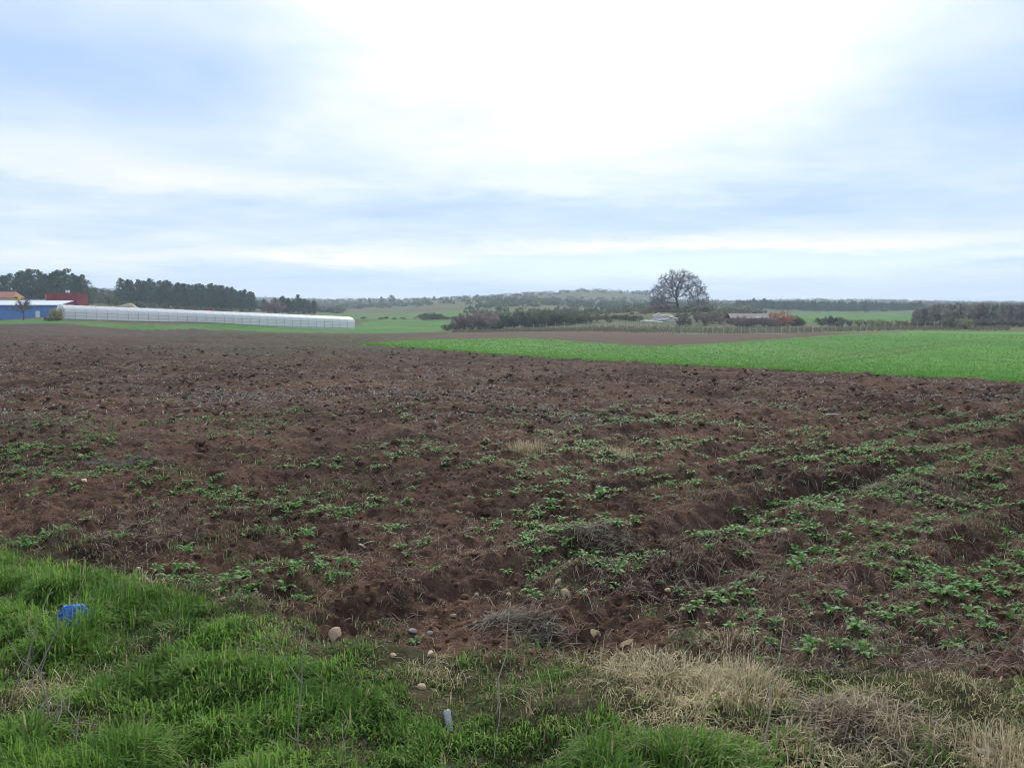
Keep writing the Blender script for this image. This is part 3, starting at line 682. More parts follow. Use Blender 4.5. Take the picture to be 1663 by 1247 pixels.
post_me = MB().box(-.035, .035, -.07, 0.0, -.45, GS + .02).mesh('side_post', M['steel'])
hoop_me = MB().tube([(0, y, z - .02) for y, z in prof], .03, 5).mesh('hoop', M['steel'], True)
for b in range(NB):
    for nm, me in (('roof_film', roof_me), ('side_film', side_me), ('skirt', skirt_me), ('back_film', back_me)):
        o = link(nm, me, None, groot); o.location.x = b * BAY
for b in range(NB + 1):
    o = link('side_post', post_me, None, groot); o.location.x = b * BAY
    o = link('hoop', hoop_me, None, groot); o.location.x = b * BAY
for z, nm in ((.61, 'side_rail'), (1.28, 'side_rail'), (GS, 'gutter_rail')): MB().box(-.05, GLEN + .05, -.10, -.045, z - .03, z + .03).obj(nm, M['steel'], groot)
for xx in (-.03, GLEN + .03):
    mb = MB(); pf = [(0, -.4)] + prof + [(GW, -.4)]; mb.add([(xx, y, z) for y, z in pf] + [(xx, GW / 2, .8)], [(i, i + 1, len(pf)) for i in range(len(pf) - 1)] + [(len(pf) - 1, 0, len(pf))]); gw = mb.obj('end_wall', M['film'], groot)
    MB().box(xx - .05, xx + .05, 3.0, 5.0, 0, 2.1).obj('door', M['skirt'], gw)

# ------------------------------------------------------------------ farm buildings on the left
def ribbed(name, length, height, mat, parent, pitch=.25, dep=.035, y=0, x0=0, z0=0, flip=1):
    mb = MB(); xs = []; n = int(length / pitch)
    for i in range(n):
        for f, d_ in ((0, 0), (.35, 0), (.45, 1), (.9, 1)): xs.append((x0 + (i + f) * length / n, y - flip * d_ * dep))
    xs.append((x0 + length, y)); k = len(xs)
    mb.add([(x, yy, z0) for x, yy in xs] + [(x, yy, z0 + height) for x, yy in xs], [(i, i + 1, k + i + 1, k + i) for i in range(k - 1)])
    return mb.obj(name, mat, parent)
p = at(-105, 214); sh = empty('blue_shed', (p[0], p[1], CAM_H - (517 - HOR) / F * 214), R(5))
tag(sh, 'long blue metal shed with pale low roof beside the greenhouse', 'shed')
SL = (89 + 105) / F * 214; SHT = 3.3
for k in range(7): ribbed('wall_panel', SL / 7 - .02, SHT - .5, M['blue'], sh, .3, .04, 0, k * SL / 7 + .01, -.3)
MB().box(.02, SL - .02, .05, 7.5, -.3, SHT - .25).obj('wall_core', M['blue'], sh)
mb = MB(); mb.add([(-.3, -.5, SHT - .2), (SL + .3, -.5, SHT - .2), (SL + .3, 8, SHT + .85), (-.3, 8, SHT + .85), (-.3, -.5, SHT - .05), (SL + .3, -.5, SHT - .05), (SL + .3, 8, SHT + 1.0), (-.3, 8, SHT + 1.0)],
       [(0, 3, 2, 1), (4, 5, 6, 7), (0, 1, 5, 4), (1, 2, 6, 5), (2, 3, 7, 6), (3, 0, 4, 7)]); rfo = mb.obj('roof', M['paleroof'], sh)
dr = MB().box(SL - 5.6, SL - 4.6, -.09, -.045, -.1, 1.75).obj('door', M['white'], sh); MB().box(SL - 4.78, SL - 4.70, -.12, -.09, .75, .9).obj('handle', M['steel'], dr)
MB().box(-.1, SL + .1, -.12, -.046, SHT - .32, SHT - .21).obj('eave_trim', M['blue'], sh)
p = at(77, 250); rz = empty('red_shed', (p[0], p[1], CAM_H - (497 - HOR) / F * 250), R(-4))
tag(rz, 'dark red ribbed metal shed before the pine grove', 'shed')
RL = 51 / F * 250; RH = 20.5 / F * 250
for k in range(4): ribbed('wall_panel', RL / 4 - .02, RH, M['red'], rz, .4, .06, 0, k * RL / 4 + .01, 0)
MB().box(.02, RL - .02, .05, 5.5, -.5, RH - .05).obj('wall_core', M['red'], rz)
MB().box(-.15, RL + .15, -.15, 5.7, RH + .002, RH + .14).obj('roof', M['red'], rz)
MB().box(RL * .60, RL * .60 + .85, .4, 1.2, RH + .142, RH + .9).obj('roof_tank', M['white'], rz)
MB().box(-.9, -.02, .6, 4.5, -.5, RH - .35).obj('lean_to', M['tile'], rz)
p = at(-60, 262); hz = empty('tiled_house', (p[0], p[1], CAM_H - (492 - HOR) / F * 262), R(3))
tag(hz, 'farmhouse with terracotta roof behind the blue shed', 'house')
HL = 80 / F * 262
MB().box(0, HL, 0, 6, -.5, 1.6).obj('wall', M['plaster'], hz)
mb = MB(); mb.add([(-.4, -.5, 1.5), (HL + .4, -.5, 1.5), (HL + .4, 6.5, 1.5), (-.4, 6.5, 1.5), (0.6, 3, 3.3), (HL - .6, 3, 3.3)], [(0, 1, 5, 4), (2, 3, 4, 5), (1, 2, 5), (3, 0, 4), (3, 2, 1, 0)]); rr = mb.obj('roof', M['tile'], hz)
MB().box(HL * .3, HL * .3 + .6, 2.2, 2.8, 2.6, 3.9).obj('chimney', M['plaster'], rr)
p = at(17, 246); yl = empty('yellow_loader', (p[0], p[1], CAM_H - (494.5 - HOR) / F * 246), 0)
tag(yl, 'yellow farm loader parked behind the blue shed', 'loader')
MB().box(0, 2.7, 0, 1.5, .55, 1.55).obj('body', M['yellow'], yl)
cb = MB().box(1.1, 2.3, .1, 1.4, 1.552, 2.2).obj('cab', M['yellow'], yl); MB().box(1.25, 2.15, .06, .099, 1.65, 2.08).obj('window', M['glass'], cb)
for x, y in ((.45, -.15), (2.2, -.15), (.45, 1.65), (2.2, 1.65)):
    wl = MB().tube([(x, y - .14, .5), (x, y + .14, .5)], .5, 14).obj('wheel', M['dark'], yl); MB().tube([(x, y - .16, .5), (x, y + .16, .5)], .22, 10).obj('rim', M['yellow'], wl)
p = at(34, 244); pw = empty('pale_yard_wall', (p[0], p[1], CAM_H - (494 - HOR) / F * 244), 0)
tag(pw, 'low pale yard wall with dark posts beside the red shed', 'wall')
MB().box(0, 6.6, 0, .2, -.6, 1.35).obj('wall_panel', M['plaster'], pw)
for x in (.4, 2.2, 4.0, 5.8): MB().box(x, x + .14, -.06, .26, -.6, 1.75).obj('post', M['bark'], pw)
plant_tree('bare_tree', bare_proto(36, 4, 1.7, (.13, .11, .10), (.22, .19, .17), 11, 11, .022, True), (*at(38, 196)[:2], float(at(38, 196)[2])), 1.55, .4, 'small bare tree standing before the blue shed', 'bare tree', None, ('stems', 'twigs'))
put('yellow_green_bush', [BUSH[2]], 93, 184, 495, 'yellowish bush between the blue shed and the greenhouse', 'bush', None, 2.5, pn=('stems', 'foliage'), sq=.7)
put('rusty_bush', [REDB], 98, 188, 501, 'rusty orange bush at the corner of the greenhouse', 'bush', None, 2.8, pn=('stems', 'foliage'), sq=.6)
put('low_bush', [BUSH[1]], 80, 182, 516, 'low dark bush before the blue shed corner', 'bush', None, 2.5, pn=('stems', 'foliage'), sq=1.2)
def mound(name, px, d, w, l, h, mat, label, cat, seed=1):
    p = at(px, d); n = 22; V = []; Fc = []
    for i in range(n + 1):
        for j in range(n + 1):
            u_, v_ = i / n * 2 - 1, j / n * 2 - 1; r = math.hypot(u_, v_); z = h * max(0, 1 - r * r) ** 1.3 * (1 + 1.3 * float(vnoise(u_ * 3 + seed, v_ * 3))) - .15
            V.append((u_ * w, v_ * l, z))
    for i in range(n):
        for j in range(n): a = i * (n + 1) + j; Fc.append((a, a + n + 1, a + n + 2, a + 1))
    mb = MB(); mb.add(V, Fc); o = mb.obj(name, M[mat], None, True); o.location = p; return tag(o, label, cat)
mound('sand_mound', 212, 265, 8.5, 2.5, 1.6, 'sand', 'pale sandy mound behind the greenhouse below the pines', 'mound', 2)
mound('sand_heap', 1076, 262, 3.8, 2.0, .85, 'sand', 'pale sandy heap under the big oak', 'mound', 3)
p = at(333, 300); rt = empty('red_trailer', (p[0], p[1], CAM_H - (508 - HOR) / F * 300), 0); tag(rt, 'small red farm trailer beyond the greenhouse', 'trailer')
MB().box(0, 2.6, 0, 1.5, .6, 1.5).obj('body', M['red'], rt)
for x in (.6, 2.0): MB().tube([(x, -.15, .4), (x, .05, .4)], .42, 12).obj('wheel', M['dark'], rt)
MB().box(-1.2, 0, .65, .85, .65, .75).obj('drawbar', M['dark'], rt)

# low shelter, debris, fence
p = at(1188, 236); hu = empty('low_shelter', (p[0], p[1], CAM_H - (529 - HOR) / F * 236), R(4)); tag(hu, 'low farm shelter with purplish brown roof among leafless shrubs', 'shelter')
HW = 66 / F * 236
mb = MB(); mb.add([(-.5, -.7, 2.0), (HW + .5, -.7, 2.0), (HW + .2, 2.6, 3.25), (-.2, 2.6, 3.25), (HW + .5, 6, 2.0), (-.5, 6, 2.0)], [(0, 1, 2, 3), (3, 2, 4, 5)])
mb.add([(-.5, -.7, 1.88), (HW + .5, -.7, 1.88), (HW + .5, -.7, 2.0), (-.5, -.7, 2.0)], [(0, 1, 2, 3)]); rf_ = mb.obj('roof', M['hutroof'], hu)
mb = MB(); mb.add([(HW * .62, -.30, 2.19), (HW * .92, -.30, 2.19), (HW * .90, .5, 2.49), (HW * .60, .5, 2.49)], [(0, 1, 2, 3)]); mb.obj('roof_sheet', M['plank'], rf_)
MB().box(0, HW, 4.5, 4.7, -.4, 2.2).obj('back_wall', M['bark'], hu); MB().box(0, .2, 0, 4.5, -.4, 2.0).obj('side_wall', M['bark'], hu)
for x in np.linspace(.3, HW - .2, 5): MB().box(x, x + .16, .0, .16, -.4, 2.05).obj('post', M['bark'], hu)
MB().box(HW * .35, HW * .55, .05, .12, -.4, 1.5).obj('board_panel', M['hutroof'], hu)
p = at(1208, 228); tk = empty('white_tank', (p[0], p[1], p[2] + .42)); MB().tube([(0, 0, 0), (.06, 0, 0), (.1, 0, 0), (1.5, 0, 0), (1.54, 0, 0), (1.6, 0, 0)], [.2, .36, .42, .42, .36, .2], 14).obj('shell', M['white'], tk, True)
MB().tube([(.8, 0, .40), (.8, 0, .52)], .13, 10).obj('filler_cap', M['steel'], tk); MB().box(.3, 1.3, -.3, .3, -.55, -.38).obj('cradle', M['bark'], tk); tag(tk, 'white tank lying before the low shelter', 'tank')
for i, (px, d, L_, z_, rz_, lab) in enumerate([(1046, 236, 3.2, .7, .2, 'pale grey board lying flat at the left end of the debris heap'), (1062, 234, 4.0, .5, -.3, 'long pale board leaning out of the debris heap'), (1078, 238, 5.0, 1.0, .35, 'broad pale sheet on top of the debris heap'), (1094, 240, 3.6, 1.5, .15, 'greyish sheet propped at the right end of the debris heap'), (1072, 232, 2.4, .3, .5, 'short whitish board at the foot of the debris heap')]):
    p = at(px, d); b = MB().box(-L_ * .33, L_ * .33, -.3, .3, -.04, .04).obj('board', M['plank']); b.location = (p[0], p[1], p[2] + z_ * .6 + .1); b.rotation_euler = (.22, rng.normal() * .10 - .05, rz_); tag(b, lab, 'board')
mound('debris_heap', 1075, 240, 5.2, 2.2, 1.3, 'rock', 'grey heap of rubble under the pale boards', 'rubble', 5)
fe = empty('wire_fence', at(1210, 192)); tag(fe, 'wire fence of pale posts along the far side of the crop field', 'fence')
fo = np.array(fe.location); tops_ = []
for px in np.r_[np.arange(868, 1190, 17.0), np.arange(1190, 1545, 13.0)]:
    px += rng.normal() * 1.5; d = np.interp(px, [868, 1190, 1300, 1545], [214, 190, 184, 204]); q = at(px, d) - fo; h_ = 1.45 + .2 * rng.random()
    lx = rng.normal() * .05
    MB().tube([(q[0], q[1], q[2] - .3), (q[0] + lx * .5, q[1], q[2] + h_ * .5), (q[0] + lx, q[1], q[2] + h_)], [.065, .06, .055], 6).obj('post', M['post'], fe); tops_.append(q)
for z_ in (.5, .9, 1.3): MB().tube([(a[0], a[1] - .07, a[2] + z_) for a in tops_], .006, 3, False).obj('wire', M['steel'], fe)
for px, lab in [(1127, 'small'), (1138, 'rounded'), (1154, 'squarish'), (1168, 'tiny')]:
    pass

# haze: the air between here and the hills
hz_m = bpy.data.materials.new('haze'); hz_m.use_nodes = True; t = hz_m.node_tree; t.nodes.clear()
pv = N(t, 'ShaderNodeVolumePrincipled'); pv.inputs['Color'].default_value = (.70, .85, 1.0, 1); pv.inputs['Density'].default_value = .0003; pv.inputs['Anisotropy'].default_value = .15
t.links.new(pv.outputs[0], N(t, 'ShaderNodeOutputMaterial').inputs['Volume'])
hb = MB().box(-5600, 5600, -60, 3300, -14, 66).obj('haze', hz_m); tag(hb, 'thin pale blue haze over the fields and hills', 'haze', kind='stuff')

# ================================================================== foreground
def blades(P, hd, h, bend, w, col, name, mat, lie=0):
    """curved tapering blades: P base points, hd heading, h length, bend 0..1, w half width"""
    n = len(P); up = np.array([0, 0, 1.0]); D = np.c_[np.cos(hd), np.sin(hd), np.zeros(n)]; S = np.c_[-np.sin(hd), np.cos(hd), np.zeros(n)]
    V = []
    for t_, ww in ((0, .8), (.42, 1.0), (.78, .62)):
        c = P + up * (h * (t_ - .55 * bend * t_ ** 2.2))[:, None] + D * (h * bend * t_ ** 1.7 * .85)[:, None]
        V += [c - S * (w * ww)[:, None], c + S * (w * ww)[:, None]]
    V.append(P + up * (h * (1 - .72 * bend))[:, None] + D * (h * bend * .98)[:, None])
    V = np.stack(V, 1).reshape(-1, 3); k = np.arange(n)[:, None] * 7
    Q = np.concatenate([k + np.array([[0, 1, 3, 2]]), k + np.array([[2, 3, 5, 4]])])
    return mesh_np(name, V, Q, k + np.array([[4, 5, 6]]), col=np.repeat(col, 7, 0), mat=M[mat])
def wpt(px, row): return unproj(px, row)[:2]
# where the verge is dry rather than green (world spots)
DRY = [(*wpt(1080, 1125), .55, 1.0), (*wpt(1000, 1140), .40, .55), (*wpt(1190, 1150), .42, .75), (*wpt(1120, 1180), .5, .7), (*wpt(1260, 1215), .45, .75), (*wpt(1420, 1165), .40, .7), (*wpt(1530, 1140), .4, .5), (*wpt(1620, 1175), .4, .55),
       (*wpt(1640, 1235), .35, .9), (*wpt(60, 1140), .40, .65), (*wpt(10, 1230), .35, .6), (*wpt(930, 1200), .2, .3), (*wpt(1500, 1215), .35, .5), (*wpt(1340, 1240), .3, .4), (*wpt(300, 1050), .3, .35), (*wpt(445, 1050), .3, .6), (*wpt(240, 965), .35, .4), (*wpt(700, 1095), .25, .45), (*wpt(560, 1150), .25, .3), (*wpt(880, 1160), .2, .45)]
def dryness(x, y):
    d = 0
    for a, b, r, w_ in DRY: d = np.maximum(d, w_ * np.exp(-(((x - a) ** 2 + (y - b) ** 2) / r ** 2)))
    return np.clip(d + .12 * sstep(.4, 1.6, x) + .35 * fbm(x, y, .6, 2, 610), 0, 1)
def scatter(n, y0, y1, power, spread=.72):
    a = rng.random(n); e = 1 - power
    y = (y0 ** e + a * (y1 ** e - y0 ** e)) ** (1 / e) if abs(e) > 1e-6 else y0 * (y1 / y0) ** a
    x = (rng.random(n) * 2 - 1) * (spread * y + .9); return x, y
CLEAR = [(*hpt(124, 1018)[:2], .13, .30), (*hpt(733, 1190)[:2], .05, .10), (*hpt(545, 1036)[:2], .12, .2), (*hpt(686, 1117)[:2], .07, .22), (*hpt(698, 1064)[:2], .07, .2), (*hpt(670, 1026)[:2], .06, .2), (*hpt(1600, 1226)[:2], .1, .2), (*hpt(638, 1066)[:2], .06, .2)]
def clear(x, y):                       # no blades through or right in front of the things lying in the grass
    k = np.ones(len(x), bool)
    for a, b, r, f in CLEAR: k &= ~(((x - a) ** 2 / r ** 2 + np.where(y < b, (y - b) / f, (y - b) / r) ** 2) < 1)
    return k
# --- verge grass
x, y = scatter(400000, 2.6, 11.0, .35)
inv = y < yv(x) - .05 + .55 * fbm(x, y, .5, 2, 620); tuft = fbm(x, y, .34, 2, 630); lush = .5 + fbm(x, y, 1.1, 2, 640)
left = 1 - sstep(.0, .9, x - .0) * .45
keep = inv & clear(x, y) & (rng.random(len(x)) < np.clip(.50 + 1.2 * tuft + .35 * (lush - .5), .12, 1) * np.clip(1.15 - .85 * dryness(x, y), .22, 1) * left * np.clip((yv(x) - y) / .8 + .45, .3, 1))
x, y, tuft, lush = x[keep], y[keep], tuft[keep], lush[keep]; n = len(x)
h = (.05 + .24 * np.clip(tuft + .25, 0, 1) + .07 * rng.random(n)) * (.55 + .8 * np.clip(lush, 0, 1)) * (1 - .35 * sstep(0, 1.5, x)) * np.clip((yv(x) - y) / 1.2 + .5, .5, 1)
hd = fbm(x, y, .5, 2, 650) * 9 + rng.normal(size=n) * 1.1 - 1.2
col = mixc((.07, .15, .022), (.175, .31, .055), .5 + 1.1 * fbm(x, y, .8, 2, 660) + .32 * rng.normal(size=n)); col = mixc(col, (.30, .27, .15), (rng.random(n) < .07 + .25 * sstep(.3, 1.6, x)) * .75)
P = np.c_[x, y, H(x, y) - .012]
me = blades(P, hd, h, np.clip(.58 + .26 * rng.normal(size=n), .08, 1.05), .003 + .0038 * rng.random(n), col, 'verge_grass', 'grass')
tag(link('verge_grass', me), 'lush green grass covering the near verge', 'grass', kind='stuff'); print('grass', n)
x, y = scatter(150000, 2.6, 11.0, .35)
keep = (y < yv(x) + .1 + .5 * fbm(x, y, .5, 2, 620)) & clear(x, y) & (rng.random(len(x)) < .75 + .5 * fbm(x, y, .25, 2, 622)); x, y = x[keep], y[keep]; n = len(x); dd = dryness(x, y)
col = mixc((.055, .10, .024), (.14, .22, .055), rng.random(n)); col = mixc(col, (.34, .28, .16), (rng.random(n) < .12 + .75 * dd + .2 * sstep(.2, 1.2, x)) * .85)
me = blades(np.c_[x, y, H(x, y) - .008], rng.random(n) * 6.28, .03 + .06 * rng.random(n) ** 1.5, np.clip(.65 + .3 * rng.normal(size=n), .1, 1.1), .0022 + .0028 * rng.random(n), col, 'short_grass', 'grass')
tag(link('short_grass', me), 'short mixed grass and dead blades close to the verge soil', 'grass', kind='stuff'); print('short', n)
# --- dry grass
x, y = scatter(300000, 2.6, 9.5, .35)
dr_ = dryness(x, y); keep = (y < yv(x) + .30) & clear(x, y) & (rng.random(len(x)) < np.clip(dr_ * 1.0 - .24, 0, .7) * np.clip(.55 + fbm(x, y, .3, 2, 670), .1, 1))
x, y = x[keep], y[keep]; n = len(x)
h = .05 + .15 * rng.random(n) * (1 + 1.2 * fbm(x, y, .4, 2, 680)); hd = fbm(x, y, .6, 2, 690) * 10 + rng.normal(size=n) * 1.5
col = mixc((.24, .19, .09), (.56, .47, .28), .5 + .6 * fbm(x, y, .5, 2, 700) + .25 * rng.normal(size=n))
me = blades(np.c_[x, y, H(x, y) - .01], hd, h, np.clip(.78 + .28 * rng.normal(size=n), .1, 1.2), .0016 + .0016 * rng.random(n), col, 'dry_grass', 'straw')
tag(link('dry_grass', me), 'dead straw coloured grass on the verge', 'dry grass', kind='stuff'); print('dry', n)
# --- grass tufts straying on to the ploughed soil
x, y = scatter(90000, 5.5, 22, .9, .66)
g1 = fbm(x, y, .45, 2, 720) + .6 * fbm(x, y, 2.2, 2, 730); edge = np.exp(-np.maximum(y - yv(x), 0) / 1.1) * .35
keep = (y > yv(x)) & (rng.random(len(x)) < np.clip((g1 + edge - .30) * 2.6, 0, .9)); x, y = x[keep], y[keep]; n = len(x)
col = mixc((.055, .10, .03), (.12, .17, .06), rng.random(n)); col = mixc(col, (.30, .26, .16), (rng.random(n) < .22) * .9)
me = blades(np.c_[x, y, H(x, y) - .012], rng.random(n) * 6.28, .05 + .08 * rng.random(n), np.clip(.6 + .3 * rng.normal(size=n), .1, 1), .003 + .003 * rng.random(n), col, 'field_grass', 'grass')
tag(link('field_grass', me), 'sparse thin grass sprouting on the ploughed soil', 'grass', kind='stuff'); print('fieldgrass', n)
# --- straw litter and dead stems on the soil
def litter(n0, y0, y1, pw, L0, L1, wid, thr, name, label, lift=.02, c0=(.11, .085, .06), c1=(.36, .30, .22)):
    x, y = scatter(n0, y0, y1, pw, .66)
    d_ = fbm(x, y * .6, 1.6, 3, 740) + .5 * fbm(x, y, .35, 2, 741)
    keep = (y > yv(x) - 1.2) & (y < yc(x) - .3) & (rng.random(len(x)) < np.clip((d_ - thr) * 1.5, .12, .8) * (sstep(15, 28, y) if y0 > 12 else 1)); x, y = x[keep], y[keep]; n = len(x)
    a = rng.random(n) * 6.28; L = L0 + (L1 - L0) * rng.random(n) ** 2; w_ = wid * (.5 + rng.random(n)); 
    dx_, dy_ = np.cos(a) * L / 2, np.sin(a) * L / 2; sx, sy = -np.sin(a) * w_, np.cos(a) * w_
    z0 = H(x - dx_, y - dy_) + .006; z1 = H(x + dx_, y + dy_) + .006 + lift * rng.random(n) ** 2; zm = np.maximum((z0 + z1) / 2, H(x, y) + .008) + rng.random(n) * lift * .6
    V = np.stack([np.c_[x - dx_ - sx, y - dy_ - sy, z0], np.c_[x - dx_ + sx, y - dy_ + sy, z0 + w_], np.c_[x + sx, y + sy, zm + w_], np.c_[x - sx, y - sy, zm], np.c_[x + dx_, y + dy_, z1]], 1).reshape(-1, 3)
    k = np.arange(n)[:, None] * 5
    me = mesh_np(name, V, k + np.array([[0, 1, 2, 3]]), k + np.array([[3, 2, 4]]), col=np.repeat(mixc(c0, c1, rng.random(n) ** 1.5), 5, 0), mat=M['straw'])
    tag(link(name, me), label, 'straw', kind='stuff'); print(name, n)
litter(125000, 5.5, 20, 1.0, .03, .17, .0021, -.06, 'straw_litter', 'dead straw and stems littering the ploughed soil', .05)
litter(200000, 15, 130, 1.3, .06, .26, .010, -.10, 'stubble_litter', 'pale stubble scattered over the far ploughed soil', .05, (.14, .115, .095), (.34, .30, .25))
# --- clods
x, y = scatter(12500, 5.2, 24, 1.2, .66); keep = (y > yv(x) + .05) & (y < yc(x) - .2); x, y = x[keep], y[keep]; n = len(x)
ph_ = (1 + 5 ** .5) / 2
ico = np.array([(-1, ph_, 0), (1, ph_, 0), (-1, -ph_, 0), (1, -ph_, 0), (0, -1, ph_), (0, 1, ph_), (0, -1, -ph_), (0, 1, -ph_), (ph_, 0, -1), (ph_, 0, 1), (-ph_, 0, -1), (-ph_, 0, 1)]) / 1.9
icf = np.array([(0, 11, 5), (0, 5, 1), (0, 1, 7), (0, 7, 10), (0, 10, 11), (1, 5, 9), (5, 11, 4), (11, 10, 2), (10, 7, 6), (7, 1, 8), (3, 9, 4), (3, 4, 2), (3, 2, 6), (3, 6, 8), (3, 8, 9), (4, 9, 5), (2, 4, 11), (6, 2, 10), (8, 6, 7), (9, 8, 1)])
r = (.006 + .026 * rng.random(n) ** 3.0)
V = (ico[None] * (1 + .38 * rng.normal(size=(n, 12, 1))) * np.stack([r * (.8 + .5 * rng.random(n)), r * (.8 + .5 * rng.random(n)), r * .7], -1)[:, None] + np.c_[x, y, H(x, y) + r * .2][:, None]).reshape(-1, 3)
me = mesh_np('soil_clods', V, None, (np.arange(n)[:, None, None] * 12 + icf[None]).reshape(-1, 3), col=np.repeat(soilcol(x, y) * (1.0 + .6 * rng.random((n, 1))), 12, 0), mat=M['clod'])
x, y = scatter(12000, 12, 62, 1.15, .64); keep = (y < yc(x) - .3) & (rng.random(len(x)) < sstep(11, 26, y)); x, y = x[keep], y[keep]; n = len(x)
V = (ico[None] * (1 + .4 * rng.normal(size=(n, 12, 1))) * ((.014 + .045 * rng.random(n) ** 2.5) * (.8 + y / 90))[:, None, None] * (1.4, 1.2, .8) + np.c_[x, y, H(x, y) + .01][:, None]).reshape(-1, 3)
me2 = mesh_np('far_clods', V, None, (np.arange(n)[:, None, None] * 12 + icf[None]).reshape(-1, 3), np.repeat(soilcol(x, y) * rng.uniform(.8, 1.45, (n, 1)), 12, 0), mat=M['clod'])
tag(link('far_clods', me2), 'lumpy soil clods over the far part of the ploughed field', 'soil', kind='stuff')
tag(link('soil_clods', me), 'small loose clods of red brown soil', 'soil', kind='stuff'); print('clods', n)
# --- seedlings of the crop near its edge
x = rng.uniform(-18, 75, 260000); y = 28 + 150 * rng.random(len(x)) ** 2.0; y = yc(x) + (y - 28)
keep = inpoly(x, y, crop_poly) & (np.abs(x) < .63 * y) & (rng.random(len(x)) < np.clip((40 / y) ** 1.3, .02, 1) * (1 - sstep(90, 170, y))); x, y = x[keep], y[keep]; n = len(x)
k3 = np.arange(n)[:, None] * 3; a = rng.random(n) * 3.14; w_ = .012 + .0006 * y; hh = .03 + .045 * rng.random(n); zb = H(x, y)
V = np.stack([np.c_[x - np.cos(a) * w_, y - np.sin(a) * w_, zb - .02], np.c_[x + np.cos(a) * w_, y + np.sin(a) * w_, zb - .02], np.c_[x + rng.normal(size=n) * .04, y + rng.normal(size=n) * .04, zb + hh]], 1).reshape(-1, 3)
me = mesh_np('crop_seedlings', V, None, k3 + np.array([[0, 1, 2]]), col=np.repeat(mixc((.08, .20, .03), (.13, .28, .05), rng.random(n)), 3, 0), mat=M['grass'])
tag(link('crop_seedlings', me), 'young bright green cereal shoots', 'crop', kind='stuff'); print('crop', n)

# --- weed rosettes
def leaf_geo(L, w, arch, curl, seed):
    rn = random.Random(seed); V = []; Fc = []; st = [0, .18, .42, .68, .88, 1.0]; wd = [.16, .42, .85, 1.0, .6, .02]
    for t_, q in zip(st, wd):
        xx = L * t_ * (1 - .12 * arch); zz = L * (arch * (t_ - .95 * t_ * t_) * 1.5) + curl * L * max(0, t_ - .7)
        jag = 1 + .25 * (rn.random() - .5)
        V += [(xx, -w * q * jag, zz + w * q * .35), (xx + .02 * L, 0, zz), (xx, w * q * jag, zz + w * q * .35)]
    for i in range(5):
        a = i * 3; Fc += [(a, a + 1, a + 4, a + 3), (a + 1, a + 2, a + 5, a + 4)]
    return V, Fc
LEAF = []
for i in range(5):
    mb = MB(); mb.add(*leaf_geo(1.0, (.13 + .03 * (i % 3)), .35 + .16 * i, -.1 + .05 * i, i)); LEAF.append(mb.mesh('leaf', M['weed'], True))
def rosette_geo(seed, nl):
    rn = random.Random(seed); V = []; Fc = []
    for i in range(nl):
        v, f = leaf_geo(.6 + .5 * rn.random(), .10 + .05 * rn.random(), .25 + .7 * rn.random(), rn.uniform(-.2, .15), seed * 31 + i)
        a = i * 2.4 + rn.uniform(-.3, .3); ti = rn.uniform(.1, .75); k = len(V); Mx = Matrix.Rotation(a, 3, 'Z') @ Matrix.Rotation(-ti, 3, 'Y')
        V += [tuple(Mx @ Vector(p)) for p in v]; Fc += [tuple(q + k for q in f_) for f_ in f]
    return V, Fc
ROS = []; ROSN = []
for i in range(8):
    v, f = rosette_geo(100 + i, 7 + i % 4); mb = MB(); mb.add(v, f); ROS.append(mb.mesh('rosette_leaves', M['weed'], True)); 
    nl_ = len(v) // 18; vv = np.array(v).reshape(nl_, 6, 3, 3)[:, [0, 2, 3, 5]][:, :, [0, 2]].reshape(-1, 3)      # lighter leaf for the far weeds
    ff = (np.arange(nl_)[:, None, None] * 8 + np.array([[0, 1, 3, 2], [2, 3, 5, 4], [4, 5, 7, 6]])[None]).reshape(-1, 4); ROSN.append((vv, ff))
# candidates: in patches and along the ridge tops
x, y = scatter(130000, 5.6, 32, .75, .64)
s_ = FN[0] * x + FN[1] * y; rid = np.zeros(len(x))
for s0, dep in FUR: rid = np.maximum(rid, np.exp(-((s_ - s0 + .36) / .22) ** 2) * (dep > .07)) 
rid *= sstep(-.5, 1.2, x)
pat = fbm(x, y, 1.5, 2, 801) * 1.3 + .8 * fbm(x, y, .45, 2, 802)
band = sstep(6.3, 8.5, y) * (1 - sstep(17, 25, y)) * (.62 + .38 * sstep(-1, 2, x)) + .36 * sstep(1.2, 2.6, x) * (1 - sstep(17, 22, y)) * sstep(5.5, 6.3, y)
pr = np.clip((pat + .42 * rid - .03 + .07 * (1 - sstep(.5, 2.5, x))) * 2.0, 0.025, 1) * np.clip(band, .03, 1)
keep = (rng.random(len(x)) < pr * .55) & (y > yv(x) + .12) & (y < yc(x) - 1); x, y = x[keep], y[keep]
gsel = {}; ox = []; oy = []
for a, b in zip(x, y):                                   # thin out: not closer than a leaf length
    k = (int(a / .11), int(b / .11))
    if k in gsel: continue
    gsel[k] = 1; ox.append(a); oy.append(b)
x = np.array(ox); y = np.array(oy); n = len(x); z = H(x, y)
size = (.034 + .110 * rng.random(n) ** 2.0) * np.where(x > 1, 1.08, 1.0)
vis = (np.abs(x) < .59 * y); score = np.where(vis, size / y, 0); order = np.argsort(-score); print('weeds', n)
GW = 'weed rosettes nearest the verge'
